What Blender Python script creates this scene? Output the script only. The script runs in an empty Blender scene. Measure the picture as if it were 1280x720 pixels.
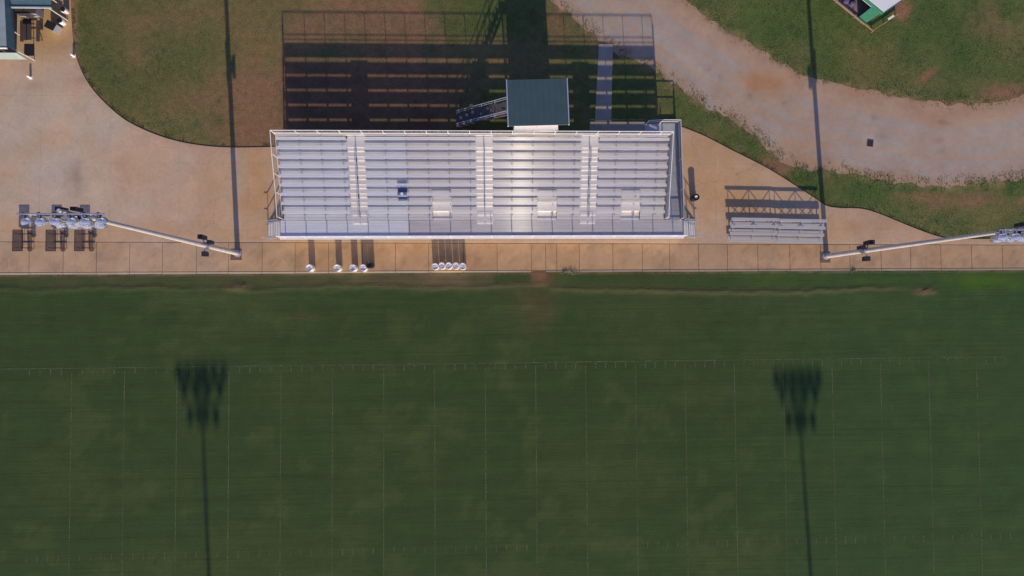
import bpy, bmesh, math, random
import numpy as np
from mathutils import Vector, Matrix, geometry

random.seed(7)
rng = np.random.default_rng(7)
sc = bpy.context.scene
col = sc.collection
R_ = math.radians

# ------------------------------------------------------------------ camera
F, H, NX, NY, YAW = 700.0, 51.0, 618.0, 380.0, -0.35
n_ = Vector(((NX - 640) / F, -(NY - 360) / F, -1)).normalized()
CAMR = (Matrix.Rotation(R_(YAW), 3, 'Z') @ n_.rotation_difference(Vector((0, 0, -1))).to_matrix())
cam = bpy.data.cameras.new('camera')
cam.sensor_width = 36
cam.lens = F / 1280 * 36
cam.clip_end = 6000
camo = bpy.data.objects.new('camera', cam)
col.objects.link(camo)
camo.matrix_world = Matrix.Translation((0, 0, H)) @ CAMR.to_4x4()
sc.camera = camo


def G(px, py, z=0.0):
    """survey point of the photograph -> place in the world at height z"""
    d = CAMR @ Vector(((px - 640) / F, -(py - 360) / F, -1))
    t = (H - z) / -d.z
    return Vector((d.x * t, d.y * t, z))


# ------------------------------------------------------------------ light
SUN_EL, SUN_AZ = 18.4, 177.2
el, az = R_(SUN_EL), R_(SUN_AZ)
to_sun = Vector((math.sin(az) * math.cos(el), math.cos(az) * math.cos(el), math.sin(el)))
sl = bpy.data.lights.new('sun', 'SUN')
sl.energy = 5.0
sl.angle = R_(0.5)
sl.color = (1.0, 0.89, 0.70)
so = bpy.data.objects.new('sun', sl)
col.objects.link(so)
so.location = (20, -60, 60)
so.rotation_euler = (-to_sun).to_track_quat('-Z', 'Y').to_euler()

w = bpy.data.worlds.new('World')
sc.world = w
w.use_nodes = True
nt = w.node_tree
bg = nt.nodes['Background']
sky = nt.nodes.new('ShaderNodeTexSky')
sky.sky_type = 'NISHITA'
sky.sun_disc = False
sky.sun_elevation = el
sky.sun_rotation = az
sky.air_density = 1.0
sky.dust_density = 0.7
sky.ozone_density = 2.6
tint_ = nt.nodes.new('ShaderNodeMix')
tint_.data_type = 'RGBA'
tint_.blend_type = 'MULTIPLY'
tint_.inputs[0].default_value = 1
tint_.inputs[7].default_value = (0.88, 0.88, 1.36, 1)      # hazy violet blue of the day
nt.links.new(sky.outputs[0], tint_.inputs[6])
nt.links.new(tint_.outputs[2], bg.inputs[0])
bg.inputs[1].default_value = 0.125

sc.view_settings.view_transform = 'Standard'
sc.view_settings.look = 'None'
sc.view_settings.exposure = 0
sc.view_settings.gamma = 1


# ------------------------------------------------------------------ materials
class NT:
    def __init__(s, name):
        s.m = bpy.data.materials.new(name)
        s.m.use_nodes = True
        s.t = s.m.node_tree
        s.b = s.t.nodes['Principled BSDF']
        s.out = s.t.nodes['Material Output']
        s._pos = None

    def n(s, typ, **kw):
        x = s.t.nodes.new(typ)
        for k, v in kw.items():
            setattr(x, k, v)
        return x

    def l(s, a, b):
        s.t.links.new(a, b)

    def pos(s):
        if s._pos is None:
            s._pos = s.n('ShaderNodeNewGeometry').outputs['Position']
        return s._pos

    def coord(s, scale=(1, 1, 1), rot=0):
        mp = s.n('ShaderNodeMapping')
        mp.inputs['Scale'].default_value = scale
        mp.inputs['Rotation'].default_value = (0, 0, rot)
        s.l(s.pos(), mp.inputs['Vector'])
        return mp.outputs[0]

    def noise(s, scale, detail=4, rough=0.6, vec=None, dist=0):
        x = s.n('ShaderNodeTexNoise')
        x.inputs['Scale'].default_value = scale
        x.inputs['Detail'].default_value = detail
        x.inputs['Roughness'].default_value = rough
        x.inputs['Distortion'].default_value = dist
        s.l(vec if vec is not None else s.pos(), x.inputs['Vector'])
        return x.outputs['Fac']

    def remap(s, v, a, b, c, d):
        x = s.n('ShaderNodeMapRange')
        for i, q in enumerate((a, b, c, d)):
            x.inputs[i + 1].default_value = q
        s.l(v, x.inputs[0])
        return x.outputs[0]

    def math(s, op, a, b=None):
        x = s.n('ShaderNodeMath', operation=op)
        for i, q in enumerate((a, b)):
            if q is None:
                continue
            if isinstance(q, (int, float)):
                x.inputs[i].default_value = q
            else:
                s.l(q, x.inputs[i])
        return x.outputs[0]

    def mix(s, fac, a, b, mode='MIX'):
        x = s.n('ShaderNodeMix', data_type='RGBA', blend_type=mode)
        for i, q in ((0, fac), (6, a), (7, b)):
            if isinstance(q, (int, float)):
                x.inputs[i].default_value = q
            elif isinstance(q, tuple):
                x.inputs[i].default_value = (*q, 1)
            else:
                s.l(q, x.inputs[i])
        return x.outputs[2]

    def mul(s, c, v):
        """colour times a grey value"""
        x = s.n('ShaderNodeVectorMath', operation='SCALE')
        s.l(c, x.inputs[0])
        s.l(v, x.inputs['Scale'])
        return x.outputs[0]

    def bump(s, h, strength=0.3, dist=0.02):
        x = s.n('ShaderNodeBump')
        x.inputs['Strength'].default_value = strength
        x.inputs['Distance'].default_value = dist
        s.l(h, x.inputs['Height'])
        s.l(x.outputs[0], s.b.inputs['Normal'])

    def attr(s, name='Col'):
        x = s.n('ShaderNodeAttribute')
        x.attribute_name = name
        return x.outputs['Color']

    def base(s, c):
        if isinstance(c, tuple):
            s.b.inputs['Base Color'].default_value = (*c, 1)
        else:
            s.l(c, s.b.inputs['Base Color'])
        return s

    def set(s, **kw):
        for k, v in kw.items():
            s.b.inputs[k].default_value = v
        return s


def simple(name, c, rough=0.6, metal=0.0, var=0.25, scale=3.0, aniso=None, spec=0.5, streak=0.0, stretch=None):
    q = NT(name)
    v = q.noise(scale, 5, 0.65, q.coord(stretch) if stretch else None)
    a = tuple(x * (1 - var) for x in c)
    b = tuple(min(1, x * (1 + var)) for x in c)
    q.base(q.mix(q.remap(v, 0.3, 0.7, 0, 1), a, b))
    q.set(Roughness=rough, Metallic=metal)
    q.b.inputs['Specular IOR Level'].default_value = spec
    if streak:
        # extruded planks: fine ribs along x spread the sun's reflection across them
        t = q.n('ShaderNodeCombineXYZ')
        t.inputs[0].default_value = 1.0
        sh = q.b.outputs[0]
        for rg, an, wt in ((0.36, 0.86, streak), (0.42, 0.62, streak * 1.3)):
            g = q.n('ShaderNodeBsdfAnisotropic')
            g.inputs['Color'].default_value = (0.95, 0.93, 0.90, 1)
            g.inputs['Roughness'].default_value = rg
            g.inputs['Anisotropy'].default_value = an
            q.l(t.outputs[0], g.inputs['Tangent'])
            mx = q.n('ShaderNodeMixShader')
            mx.inputs[0].default_value = wt
            q.l(sh, mx.inputs[1])
            q.l(g.outputs[0], mx.inputs[2])
            sh = mx.outputs[0]
        q.l(sh, q.out.inputs['Surface'])
    return q.m


M = {}
M['alu_cool'] = simple('aluminium_cool', (0.79, 0.765, 0.735), 0.45, 0.1, 0.06, 1.0, streak=0.03, stretch=(0.25, 5.0, 5.0))
M['alu_warm'] = simple('aluminium_warm', (0.78, 0.725, 0.665), 0.45, 0.1, 0.09, 1.0, streak=0.035, stretch=(0.25, 5.0, 5.0))
M['alu_aisle'] = simple('aluminium_tread', (0.80, 0.72, 0.62), 0.45, 0.1, 0.08, 3.0, streak=0.04)
M['alu_walk'] = simple('aluminium_walkway', (0.60, 0.535, 0.48), 0.45, 0.1, 0.09, 1.0, streak=0.03, stretch=(0.35, 4.0, 4.0))
M['alu_ramp'] = simple('aluminium_ramp', (0.46, 0.45, 0.44), 0.5, 0.2, 0.10, 1.0)
M['white_alu'] = simple('white_coated_aluminium', (0.80, 0.75, 0.70), 0.4, 0.1, 0.05, 2.0)
M['galv'] = simple('galvanised_steel', (0.45, 0.45, 0.47), 0.5, 0.6, 0.15, 4.0)
M['pole'] = simple('galvanised_pole', (0.64, 0.57, 0.52), 0.5, 0.25, 0.12, 2.0)
M['reflector'] = simple('spun_aluminium', (0.82, 0.79, 0.76), 0.25, 0.6, 0.05, 3.0)
M['dark'] = simple('dark_painted_metal', (0.025, 0.025, 0.03), 0.5, 0.1, 0.3, 6.0)
M['darkrust'] = simple('dark_coated_steel', (0.04, 0.03, 0.032), 0.6, 0.1, 0.3, 6.0)
M['greenroof'] = simple('green_metal_roof', (0.066, 0.105, 0.10), 0.45, 0.1, 0.09, 0.8)
M['teal'] = simple('teal_metal_roof', (0.09, 0.15, 0.165), 0.45, 0.1, 0.15, 2.0)
M['palegreen'] = simple('pale_roof_membrane', (0.30, 0.34, 0.31), 0.7, 0, 0.12, 1.0)
M['trim'] = simple('grey_trim', (0.46, 0.50, 0.54), 0.5, 0.1, 0.1, 2.0)
M['boxwall'] = simple('press_box_wall', (0.60, 0.56, 0.55), 0.6, 0, 0.06, 2.0)
M['glass'] = simple('window_glass', (0.03, 0.035, 0.04), 0.1, 0, 0.1, 2.0)
M['whiteplastic'] = simple('white_plastic', (0.78, 0.72, 0.67), 0.45, 0, 0.07, 5.0)
M['liner'] = simple('white_bin_liner', (0.72, 0.66, 0.62), 0.5, 0, 0.15, 9.0)
M['blackplastic'] = simple('black_plastic', (0.018, 0.017, 0.022), 0.5, 0, 0.3, 5.0)
M['wood'] = simple('weathered_timber', (0.30, 0.19, 0.115), 0.8, 0, 0.3, 6.0)
M['dark_shade_wood'] = simple('dark_shade_timber', (0.075, 0.052, 0.052), 0.8, 0, 0.3, 6.0)  # dark tone puts the shade over the picnic table into the colour
M['whiteroof'] = simple('white_roof_sheet', (0.88, 0.83, 0.74), 0.5, 0, 0.04, 1.0)
M['green'] = simple('green_painted_board', (0.04, 0.19, 0.12), 0.5, 0, 0.12, 3.0)
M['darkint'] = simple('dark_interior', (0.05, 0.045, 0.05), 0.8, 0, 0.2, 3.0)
M['purple'] = simple('purple_fabric', (0.075, 0.055, 0.15), 0.8, 0, 0.3, 4.0)
M['cabinet'] = simple('grey_cabinet_metal', (0.34, 0.33, 0.34), 0.5, 0.1, 0.1, 3.0)
M['blanket'] = simple('blue_grey_fabric', (0.15, 0.19, 0.28), 0.9, 0, 0.25, 7.0)
M['cast'] = simple('cast_iron', (0.07, 0.055, 0.055), 0.7, 0.2, 0.3, 9.0)
M['soil'] = simple('pole_base_soil', (0.16, 0.095, 0.062), 0.95, 0, 0.45, 7.0)
M['tread'] = simple('dull_stair_steel', (0.11, 0.095, 0.095), 0.6, 0.2, 0.2, 5.0)
M['bracket'] = simple('bracket_steel', (0.24, 0.22, 0.24), 0.55, 0.3, 0.2, 5.0)
M['alu_old'] = simple('dull_aluminium', (0.54, 0.505, 0.46), 0.5, 0.15, 0.10, 1.0, stretch=(0.5, 6.0, 6.0))
M['deck_cool'] = simple('aluminium_deck_cool', (0.70, 0.68, 0.655), 0.45, 0.1, 0.09, 1.0, streak=0.03, stretch=(0.25, 5.0, 5.0))
M['deck_warm'] = simple('aluminium_deck_warm', (0.69, 0.64, 0.585), 0.45, 0.1, 0.10, 1.0, streak=0.035, stretch=(0.25, 5.0, 5.0))
M['weed'] = simple('weed_leaves', (0.22, 0.20, 0.10), 0.8, 0, 0.4, 9.0)
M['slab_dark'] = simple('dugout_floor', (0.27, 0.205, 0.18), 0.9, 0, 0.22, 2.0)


def net(name, coverage, c=(0.55, 0.53, 0.56)):
    q = NT(name)
    sx = q.n('ShaderNodeSeparateXYZ')
    q.l(q.pos(), sx.inputs[0])
    u = q.math('ADD', sx.outputs[0], sx.outputs[1])
    th = math.cos(math.pi * coverage * 0.5)
    k = 2 * math.pi / 0.05
    m = []
    for s in (1, -1):
        v = q.math('MULTIPLY', q.math('ADD', u, q.math('MULTIPLY', sx.outputs[2], float(s))), k)
        m.append(q.math('GREATER_THAN', q.math('COSINE', v), th))
    f = q.math('MAXIMUM', m[0], m[1])
    tr = q.n('ShaderNodeBsdfTransparent')
    mx = q.n('ShaderNodeMixShader')
    q.base(c).set(Roughness=0.5, Metallic=0.3)
    q.l(f, mx.inputs[0])
    q.l(tr.outputs[0], mx.inputs[1])
    q.l(q.b.outputs[0], mx.inputs[2])
    q.l(mx.outputs[0], q.out.inputs['Surface'])
    return q.m


M['chain'] = net('chain_link_wire', 0.12, (0.66, 0.62, 0.62))

# grass ground: painted attribute times fine blades noise
q = NT('rough_grass')
a = q.attr()
n1 = q.remap(q.noise(9.0, 4, 0.75), 0.3, 0.7, 0.55, 1.4)
n2 = q.remap(q.noise(1.6, 5, 0.7), 0.3, 0.7, 0.78, 1.2)
n3 = q.remap(q.noise(38.0, 2, 0.6), 0.25, 0.75, 0.7, 1.3)
q.base(q.mul(a, q.math('MULTIPLY', q.math('MULTIPLY', n1, n2), n3)))
q.set(Roughness=0.95)
q.b.inputs['Specular IOR Level'].default_value = 0.15
q.bump(q.noise(9.0, 4, 0.75), 0.6, 0.05)
M['grass'] = q.m

q = NT('mown_turf')
a = q.attr()
s1 = q.remap(q.noise(1.0, 4, 0.7, q.coord((0.12, 2.6, 1), R_(0.5))), 0.3, 0.7, 0.92, 1.08)
s2 = q.remap(q.noise(1.0, 3, 0.6, q.coord((0.04, 0.9, 1))), 0.3, 0.7, 0.93, 1.07)
s3 = q.remap(q.noise(11.0, 4, 0.75), 0.3, 0.7, 0.76, 1.24)
s4 = q.remap(q.noise(0.55, 5, 0.65), 0.35, 0.7, 0.92, 1.1)
s5 = q.remap(q.noise(1.0, 2, 0.5, q.coord((0.03, 7.0, 1), R_(0.6))), 0.56, 0.70, 1.0, 0.88)
s3 = q.math('MULTIPLY', s3, s5)
v = q.math('MULTIPLY', q.math('MULTIPLY', s1, s2), q.math('MULTIPLY', s3, s4))
q.base(q.mul(a, v))
q.set(Roughness=0.95)
q.b.inputs['Specular IOR Level'].default_value = 0.12
q.bump(q.noise(1.0, 4, 0.7, q.coord((0.3, 6.0, 1))), 0.35, 0.03)
M['turf'] = q.m

q = NT('field_line_chalk')
v = q.remap(q.noise(5.0, 5, 0.8), 0.38, 0.62, 0.0, 0.75)
v2 = q.remap(q.noise(0.35, 3, 0.6), 0.35, 0.65, 0.35, 1.0)
q.base(q.mix(q.math('MULTIPLY', v, v2), (0.055, 0.066, 0.026), (0.20, 0.21, 0.12)))
q.set(Roughness=0.95)
q.b.inputs['Specular IOR Level'].default_value = 0.1
M['chalk'] = q.m

q = NT('stained_concrete')
a = q.attr()
c1 = q.remap(q.noise(0.45, 6, 0.65, None, 0.6), 0.3, 0.72, 0.88, 1.1)
c2 = q.remap(q.noise(3.5, 5, 0.7), 0.3, 0.7, 0.93, 1.06)
c3 = q.remap(q.noise(45.0, 2, 0.6), 0.3, 0.7, 0.94, 1.06)
c4 = q.remap(q.noise(1.1, 6, 0.75, None, 1.5), 0.58, 0.72, 1.0, 0.84)
v = q.math('MULTIPLY', q.math('MULTIPLY', c1, c2), q.math('MULTIPLY', c3, c4))
sp_ = q.n('ShaderNodeSeparateXYZ')
q.l(q.pos(), sp_.inputs[0])
jn = None
for ax_, per, off in ((0, 6.1, .8), (1, 6.1, 2.4)):
    fr = q.math('FRACT', q.math('DIVIDE', q.math('ADD', sp_.outputs[ax_], off + 610.0), per))
    dd = q.math('ABSOLUTE', q.math('SUBTRACT', fr, 0.5))
    ln_ = q.math('LESS_THAN', dd, 0.0036)
    jn = ln_ if jn is None else q.math('MAXIMUM', jn, ln_)
jn = q.math('MULTIPLY', jn, q.math('GREATER_THAN', sp_.outputs[1], 5.9))
vo = q.n('ShaderNodeTexVoronoi', feature='DISTANCE_TO_EDGE')
vo.inputs['Scale'].default_value = 0.16
dv_ = q.n('ShaderNodeVectorMath', operation='ADD')
nz = q.n('ShaderNodeTexNoise')
nz.inputs['Scale'].default_value = 0.7
nz.inputs['Detail'].default_value = 6
q.l(q.pos(), nz.inputs['Vector'])
q.l(q.pos(), dv_.inputs[0])
q.l(nz.outputs['Color'], dv_.inputs[1])
q.l(dv_.outputs[0], vo.inputs['Vector'])
ck = q.math('LESS_THAN', vo.outputs[0], 0.0045)
ck = q.math('MULTIPLY', ck, q.remap(q.noise(0.5, 3, 0.6), 0.5, 0.6, 0.0, 0.16))
jk = q.math('MULTIPLY', jn, q.remap(q.noise(0.4, 3, 0.6), 0.35, 0.65, 0.03, 0.20))
spots = q.remap(q.noise(2.6, 3, 0.5), 0.68, 0.76, 1.0, 0.84)
v = q.math('MULTIPLY', q.math('MULTIPLY', v, spots), q.math('SUBTRACT', 1.0, q.math('ADD', ck, jk)))
tint = q.mix(q.remap(q.noise(0.3, 5, 0.7), 0.4, 0.65, 0, 0.5), (1, 1, 1), (1.05, 0.92, 0.80))
q.base(q.mul(q.mix(1.0, a, tint, 'MULTIPLY'), v))
q.set(Roughness=0.85)
q.b.inputs['Specular IOR Level'].default_value = 0.25
q.bump(q.noise(40, 3, 0.6), 0.1, 0.01)
M['concrete'] = q.m

q = NT('gravel_road')
a = q.attr()
r1 = q.remap(q.noise(26.0, 3, 0.75), 0.3, 0.7, 0.88, 1.12)
r2 = q.remap(q.noise(2.2, 6, 0.7), 0.3, 0.7, 0.94, 1.06)
r3 = q.remap(q.noise(0.5, 4, 0.6), 0.3, 0.7, 0.92, 1.08)
q.base(q.mul(a, q.math('MULTIPLY', q.math('MULTIPLY', r1, r2), r3)))
q.set(Roughness=0.95)
q.b.inputs['Specular IOR Level'].default_value = 0.2
q.bump(q.noise(26, 3, 0.7), 0.35, 0.03)
M['gravel'] = q.m

q = NT('grass_blades')
q.base(q.attr())
q.set(Roughness=0.8)
q.b.inputs['Specular IOR Level'].default_value = 0.2
M['blades'] = q.m


# ------------------------------------------------------------------ mesh helpers
class MB:
    def __init__(s):
        s.v, s.f = [], []

    def add(s, vs, fs):
        o = len(s.v)
        s.v += [Vector(v) for v in vs]
        s.f += [tuple(i + o for i in f) for f in fs]
        return s

    def hexa(s, b, t):
        return s.add(list(b) + list(t), [(3, 2, 1, 0), (4, 5, 6, 7), (0, 1, 5, 4), (1, 2, 6, 5), (2, 3, 7, 6), (3, 0, 4, 7)])

    def box(s, x0, x1, y0, y1, z0, z1):
        return s.hexa([(x0, y0, z0), (x1, y0, z0), (x1, y1, z0), (x0, y1, z0)],
                      [(x0, y0, z1), (x1, y0, z1), (x1, y1, z1), (x0, y1, z1)])

    def prism(s, poly, z0, z1):
        n = len(poly)
        vs = [(p[0], p[1], z0) for p in poly] + [(p[0], p[1], z1) for p in poly]
        fs = [tuple(range(n))[::-1], tuple(range(n, 2 * n))]
        fs += [(i, (i + 1) % n, n + (i + 1) % n, n + i) for i in range(n)]
        return s.add(vs, fs)

    def tube(s, p, q, r, r2=None, n=8, cap=True):
        p, q = Vector(p), Vector(q)
        r2 = r if r2 is None else r2
        d = (q - p).normalized()
        up = Vector((0, 0, 1)) if abs(d.z) < 0.9 else Vector((1, 0, 0))
        a = d.cross(up).normalized()
        b = d.cross(a)
        vs = []
        for c, rr in ((p, r), (q, r2)):
            for i in range(n):
                t = 2 * math.pi * i / n
                vs.append(c + (a * math.cos(t) + b * math.sin(t)) * rr)
        fs = [(i, (i + 1) % n, n + (i + 1) % n, n + i) for i in range(n)]
        if cap:
            fs += [tuple(range(n))[::-1], tuple(range(n, 2 * n))]
        return s.add(vs, fs)

    def path(s, pts, r, n=8):
        for a, b in zip(pts[:-1], pts[1:]):
            s.tube(a, b, r, n=n)
        return s

    def lathe(s, prof, axis=None, origin=(0, 0, 0), n=20, close=False):
        """prof: list of (radius, distance along axis)"""
        d = Vector(axis or (0, 0, 1)).normalized()
        up = Vector((0, 0, 1)) if abs(d.z) < 0.9 else Vector((1, 0, 0))
        a = d.cross(up).normalized()
        b = d.cross(a)
        o = Vector(origin)
        vs = []
        for r, h in prof:
            for i in range(n):
                t = 2 * math.pi * i / n
                vs.append(o + d * h + (a * math.cos(t) + b * math.sin(t)) * r)
        fs = []
        for k in range(len(prof) - 1):
            fs += [(k * n + i, k * n + (i + 1) % n, (k + 1) * n + (i + 1) % n, (k + 1) * n + i) for i in range(n)]
        return s.add(vs, fs)

    def build(s, name, mat, parent=None, smooth=False, bevel=0):
        base = Vector(parent_loc(parent)) if parent else Vector((0, 0, 0))
        me = bpy.data.meshes.new(name)
        me.from_pydata([v - base for v in s.v], [], s.f)
        bm = bmesh.new()
        bm.from_mesh(me)
        bmesh.ops.recalc_face_normals(bm, faces=bm.faces)
        bm.to_mesh(me)
        bm.free()
        me.materials.append(mat)
        if smooth:
            me.polygons.foreach_set('use_smooth', [True] * len(me.polygons))
        o = bpy.data.objects.new(name, me)
        col.objects.link(o)
        if parent:
            o.parent = parent
        if smooth:
            try:
                me.set_sharp_from_angle(angle=R_(40))
            except Exception:
                pass
        return o


def parent_loc(p):
    v = Vector((0, 0, 0))
    while p:
        v += p.location
        p = p.parent
    return v


def thing(name, label, cat, loc=(0, 0, 0), rz=0, group=None):
    o = bpy.data.objects.new(name, None)
    o.empty_display_size = 0.3
    col.objects.link(o)
    o.location = loc
    o.rotation_euler = (0, 0, rz)
    return tag(o, label, cat, group)


def tag(o, label, cat, group=None):
    o['label'] = label
    o['category'] = cat
    if group:
        o['group'] = group
    return o


def copy_tree(o, parent=None):
    c = o.copy()
    col.objects.link(c)
    if parent:
        c.parent = parent
    for ch in list(o.children):
        copy_tree(ch, c)
    return c


def dup(o, loc, rz, label, group=None):
    c = copy_tree(o)
    c.location = loc
    c.rotation_euler = (0, 0, rz)
    c['label'] = label
    if group:
        c['group'] = group
    return c


# ------------------------------------------------------------------ noise for the painted ground
PERM = rng.random((257, 257))


def vnoise(x, y):
    xi = np.floor(x).astype(int)
    yi = np.floor(y).astype(int)
    fx, fy = x - xi, y - yi
    fx = fx * fx * (3 - 2 * fx)
    fy = fy * fy * (3 - 2 * fy)
    g = lambda i, j: PERM[i % 256, j % 256]
    return (g(xi, yi) * (1 - fx) + g(xi + 1, yi) * fx) * (1 - fy) + (g(xi, yi + 1) * (1 - fx) + g(xi + 1, yi + 1) * fx) * fy


def fbm(x, y, sc_, oct=4):
    t, a, s = 0, 1.0, 0
    for k in range(oct):
        t = t + a * vnoise(x * sc_ + 17.3 * k, y * sc_ + 5.1 * k)
        s += a
        a *= 0.55
        sc_ *= 2.03
    return t / s


def blob(x, y, spec, rough=0.6):
    """soft uneven patch: (px, py, rx_px, ry_px, strength[, angle])"""
    px, py, rx, ry, st = spec[:5]
    c = G(px, py)
    m = 0.0735
    dx, dy = x - c.x, y - c.y
    if len(spec) > 5:
        a = R_(spec[5])
        dx, dy = dx * math.cos(a) + dy * math.sin(a), -dx * math.sin(a) + dy * math.cos(a)
    d = np.sqrt((dx / (rx * m)) ** 2 + (dy / (ry * m)) ** 2)
    d = d + (fbm(x + 3.7, y - 9.1, 0.9, 4) - 0.5) * rough * 2.0
    return np.clip(1.25 - d, 0, 1) * st


def mixc(c, col_, f):
    f = np.clip(f, 0, 1)[:, None]
    return c * (1 - f) + np.array(col_)[None, :] * f


def inside(x, y, poly):
    r = np.zeros(len(x), bool)
    n = len(poly)
    for i in range(n):
        x0, y0 = poly[i][:2]
        x1, y1 = poly[(i + 1) % n][:2]
        if y0 == y1:
            continue
        c = ((y0 > y) != (y1 > y)) & (x < (x1 - x0) * (y - y0) / (y1 - y0) + x0)
        r ^= c
    return r


def segdist(x, y, pts):
    best = np.full(len(x), 1e9)
    for a, b in zip(pts[:-1], pts[1:]):
        ax, ay, bx, by = a[0], a[1], b[0], b[1]
        L = (bx - ax) ** 2 + (by - ay) ** 2
        t = np.clip(((x - ax) * (bx - ax) + (y - ay) * (by - ay)) / max(L, 1e-9), 0, 1)
        best = np.minimum(best, np.hypot(x - ax - t * (bx - ax), y - ay - t * (by - ay)))
    return best


def smooth_line(pts, step=0.25):
    """Catmull-Rom through the points"""
    out = []
    P = [pts[0]] + list(pts) + [pts[-1]]
    for i in range(1, len(P) - 2):
        p0, p1, p2, p3 = [Vector(p[:2]) for p in P[i - 1:i + 3]]
        n = max(2, int((p2 - p1).length / step))
        for k in range(n):
            t = k / n
            out.append(0.5 * ((2 * p1) + (p2 - p0) * t + (2 * p0 - 5 * p1 + 4 * p2 - p3) * t * t + (3 * p1 - p0 - 3 * p2 + p3) * t ** 3))
    out.append(Vector(P[-1][:2]))
    return out


def paint(me, cols):
    at = me.color_attributes.new('Col', 'FLOAT_COLOR', 'POINT')
    arr = np.ones((len(me.vertices), 4), np.float32)
    arr[:, :3] = cols
    at.data.foreach_set('color', arr.ravel())


def sheet(name, poly, z, step, colfn, mat, skirt=None, zfn=None, kind='structure'):
    """flat sheet filling a polygon, with inner points to carry the painted colour"""
    xs = [p[0] for p in poly]
    ys = [p[1] for p in poly]
    gx, gy = np.meshgrid(np.arange(min(xs), max(xs), step), np.arange(min(ys), max(ys), step))
    gx, gy = gx.ravel() + rng.uniform(-.2, .2, gx.size) * step, gy.ravel() + rng.uniform(-.2, .2, gy.size) * step
    k = inside(gx, gy, poly)
    gx, gy = gx[k], gy[k]
    k = segdist(gx, gy, list(poly) + [poly[0]]) > step * 0.3
    gx, gy = gx[k], gy[k]
    n = len(poly)
    vs = [Vector(p[:2]) for p in poly] + [Vector((a, b)) for a, b in zip(gx, gy)]
    ed = [(i, (i + 1) % n) for i in range(n)]
    v2, e2, f2, _, _, _ = geometry.delaunay_2d_cdt(vs, ed, [tuple(range(n))], 1, 1e-5)
    X = np.array([v.x for v in v2])
    Y = np.array([v.y for v in v2])
    Z = np.full(len(X), z, float)
    if zfn:
        Z = Z + zfn(X, Y)
    verts = [(a, b, c) for a, b, c in zip(X, Y, Z)]
    faces = [tuple(f) for f in f2]
    C = colfn(X, Y)
    if skirt is not None:
        o = len(verts)
        pa = [(p[0], p[1], z) for p in poly] + [(p[0], p[1], skirt) for p in poly]
        verts += pa
        faces += [(o + i, o + (i + 1) % n, o + n + (i + 1) % n, o + n + i) for i in range(n)]
        px_, py_ = np.array([p[0] for p in pa]), np.array([p[1] for p in pa])
        C = np.vstack([C, colfn(px_, py_) * 0.8])
    me = bpy.data.meshes.new(name)
    me.from_pydata(verts, [], faces)
    bm = bmesh.new()
    bm.from_mesh(me)
    for f in bm.faces:
        if f.normal.z < -0.5:
            f.normal_flip()
    bm.to_mesh(me)
    bm.free()
    paint(me, C)
    me.materials.append(mat)
    o = bpy.data.objects.new(name, me)
    col.objects.link(o)
    if kind:
        o['kind'] = kind
    return o


# ------------------------------------------------------------------ outlines on the ground
def gp(lst):
    return [G(*p).xy for p in lst]


road_low = smooth_line(gp([(600, -90), (640, -45), (688, 0), (722, 28), (748, 48), (775, 66), (815, 84), (850, 112), (900, 142), (945, 172), (975, 200), (1010, 212), (1060, 217), (1130, 230), (1200, 232), (1285, 221), (1380, 190), (1500, 130)]), 0.3)
road_up = smooth_line(gp([(760, -100), (815, -40), (862, 6), (890, 26), (925, 47), (965, 72), (1010, 95), (1060, 108), (1130, 121), (1190, 130), (1235, 129), (1285, 116), (1350, 90), (1440, 30)]), 0.3)


def jitter(line, amp, seed):
    out = []
    for i, p in enumerate(line):
        x, y = np.array([p.x]), np.array([p.y])
        d = (fbm(x + seed, y, 0.9, 5)[0] - 0.5) * 2 * amp
        e = (fbm(x, y + seed, 1.1, 5)[0] - 0.5) * 2 * amp
        out.append(Vector((p.x + d, p.y + e)))
    return out


rl, ru = jitter(road_low, 0.55, 31.0), jitter(road_up, 0.5, 77.0)
road_poly = rl + ru[::-1]
road_mid = [(Vector(rl[int(t * (len(rl) - 1))]) + Vector(ru[int(t * (len(ru) - 1))])) / 2 for t in np.linspace(0, 1, 60)]

STRIP_L, STRIP_R = (-75.0, 6.0), (75.0, 5.05)      # joint between the upper apron and the slab strip


def strip_y(x):
    return STRIP_L[1] + (x - STRIP_L[0]) / 150.0 * (STRIP_R[1] - STRIP_L[1])


edge_l = smooth_line(gp([(88, -60), (89, 0), (91, 40), (94, 62), (98, 78), (106, 96), (118, 114), (136, 133), (157, 150), (182, 163), (212, 174), (245, 181), (285, 184.5), (338, 184)]), 0.3)
edge_r = smooth_line(gp([(850, 158), (880, 170), (915, 188), (960, 211), (1000, 236), (1020, 249), (1032, 257), (1048, 260), (1076, 261), (1098, 267), (1125, 278), (1150, 288), (1178, 297), (1200, 298.5), (1290, 298.5)]), 0.3)
e0, e1 = edge_l[0], edge_r[-1]
plaza_poly = [Vector((-75, strip_y(-75) + .03)), Vector((75, strip_y(75) + .03)), Vector((75, e1.y)), *edge_r[::-1], *edge_l[::-1], Vector((e0.x, 60)), Vector((-75, 60))]


# ------------------------------------------------------------------ ground
def axis(lo, hi, step, ext):
    a = list(np.arange(lo, hi + 1e-6, step))
    return np.array(sorted([lo - e for e in ext] + a + [hi + e for e in ext]))


GX = axis(-60, 64, 0.4, [8, 20, 60, 160, 500, 1500])
GY = axis(0, 42, 0.4, [8, 20, 60, 160, 500, 1500])


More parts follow.
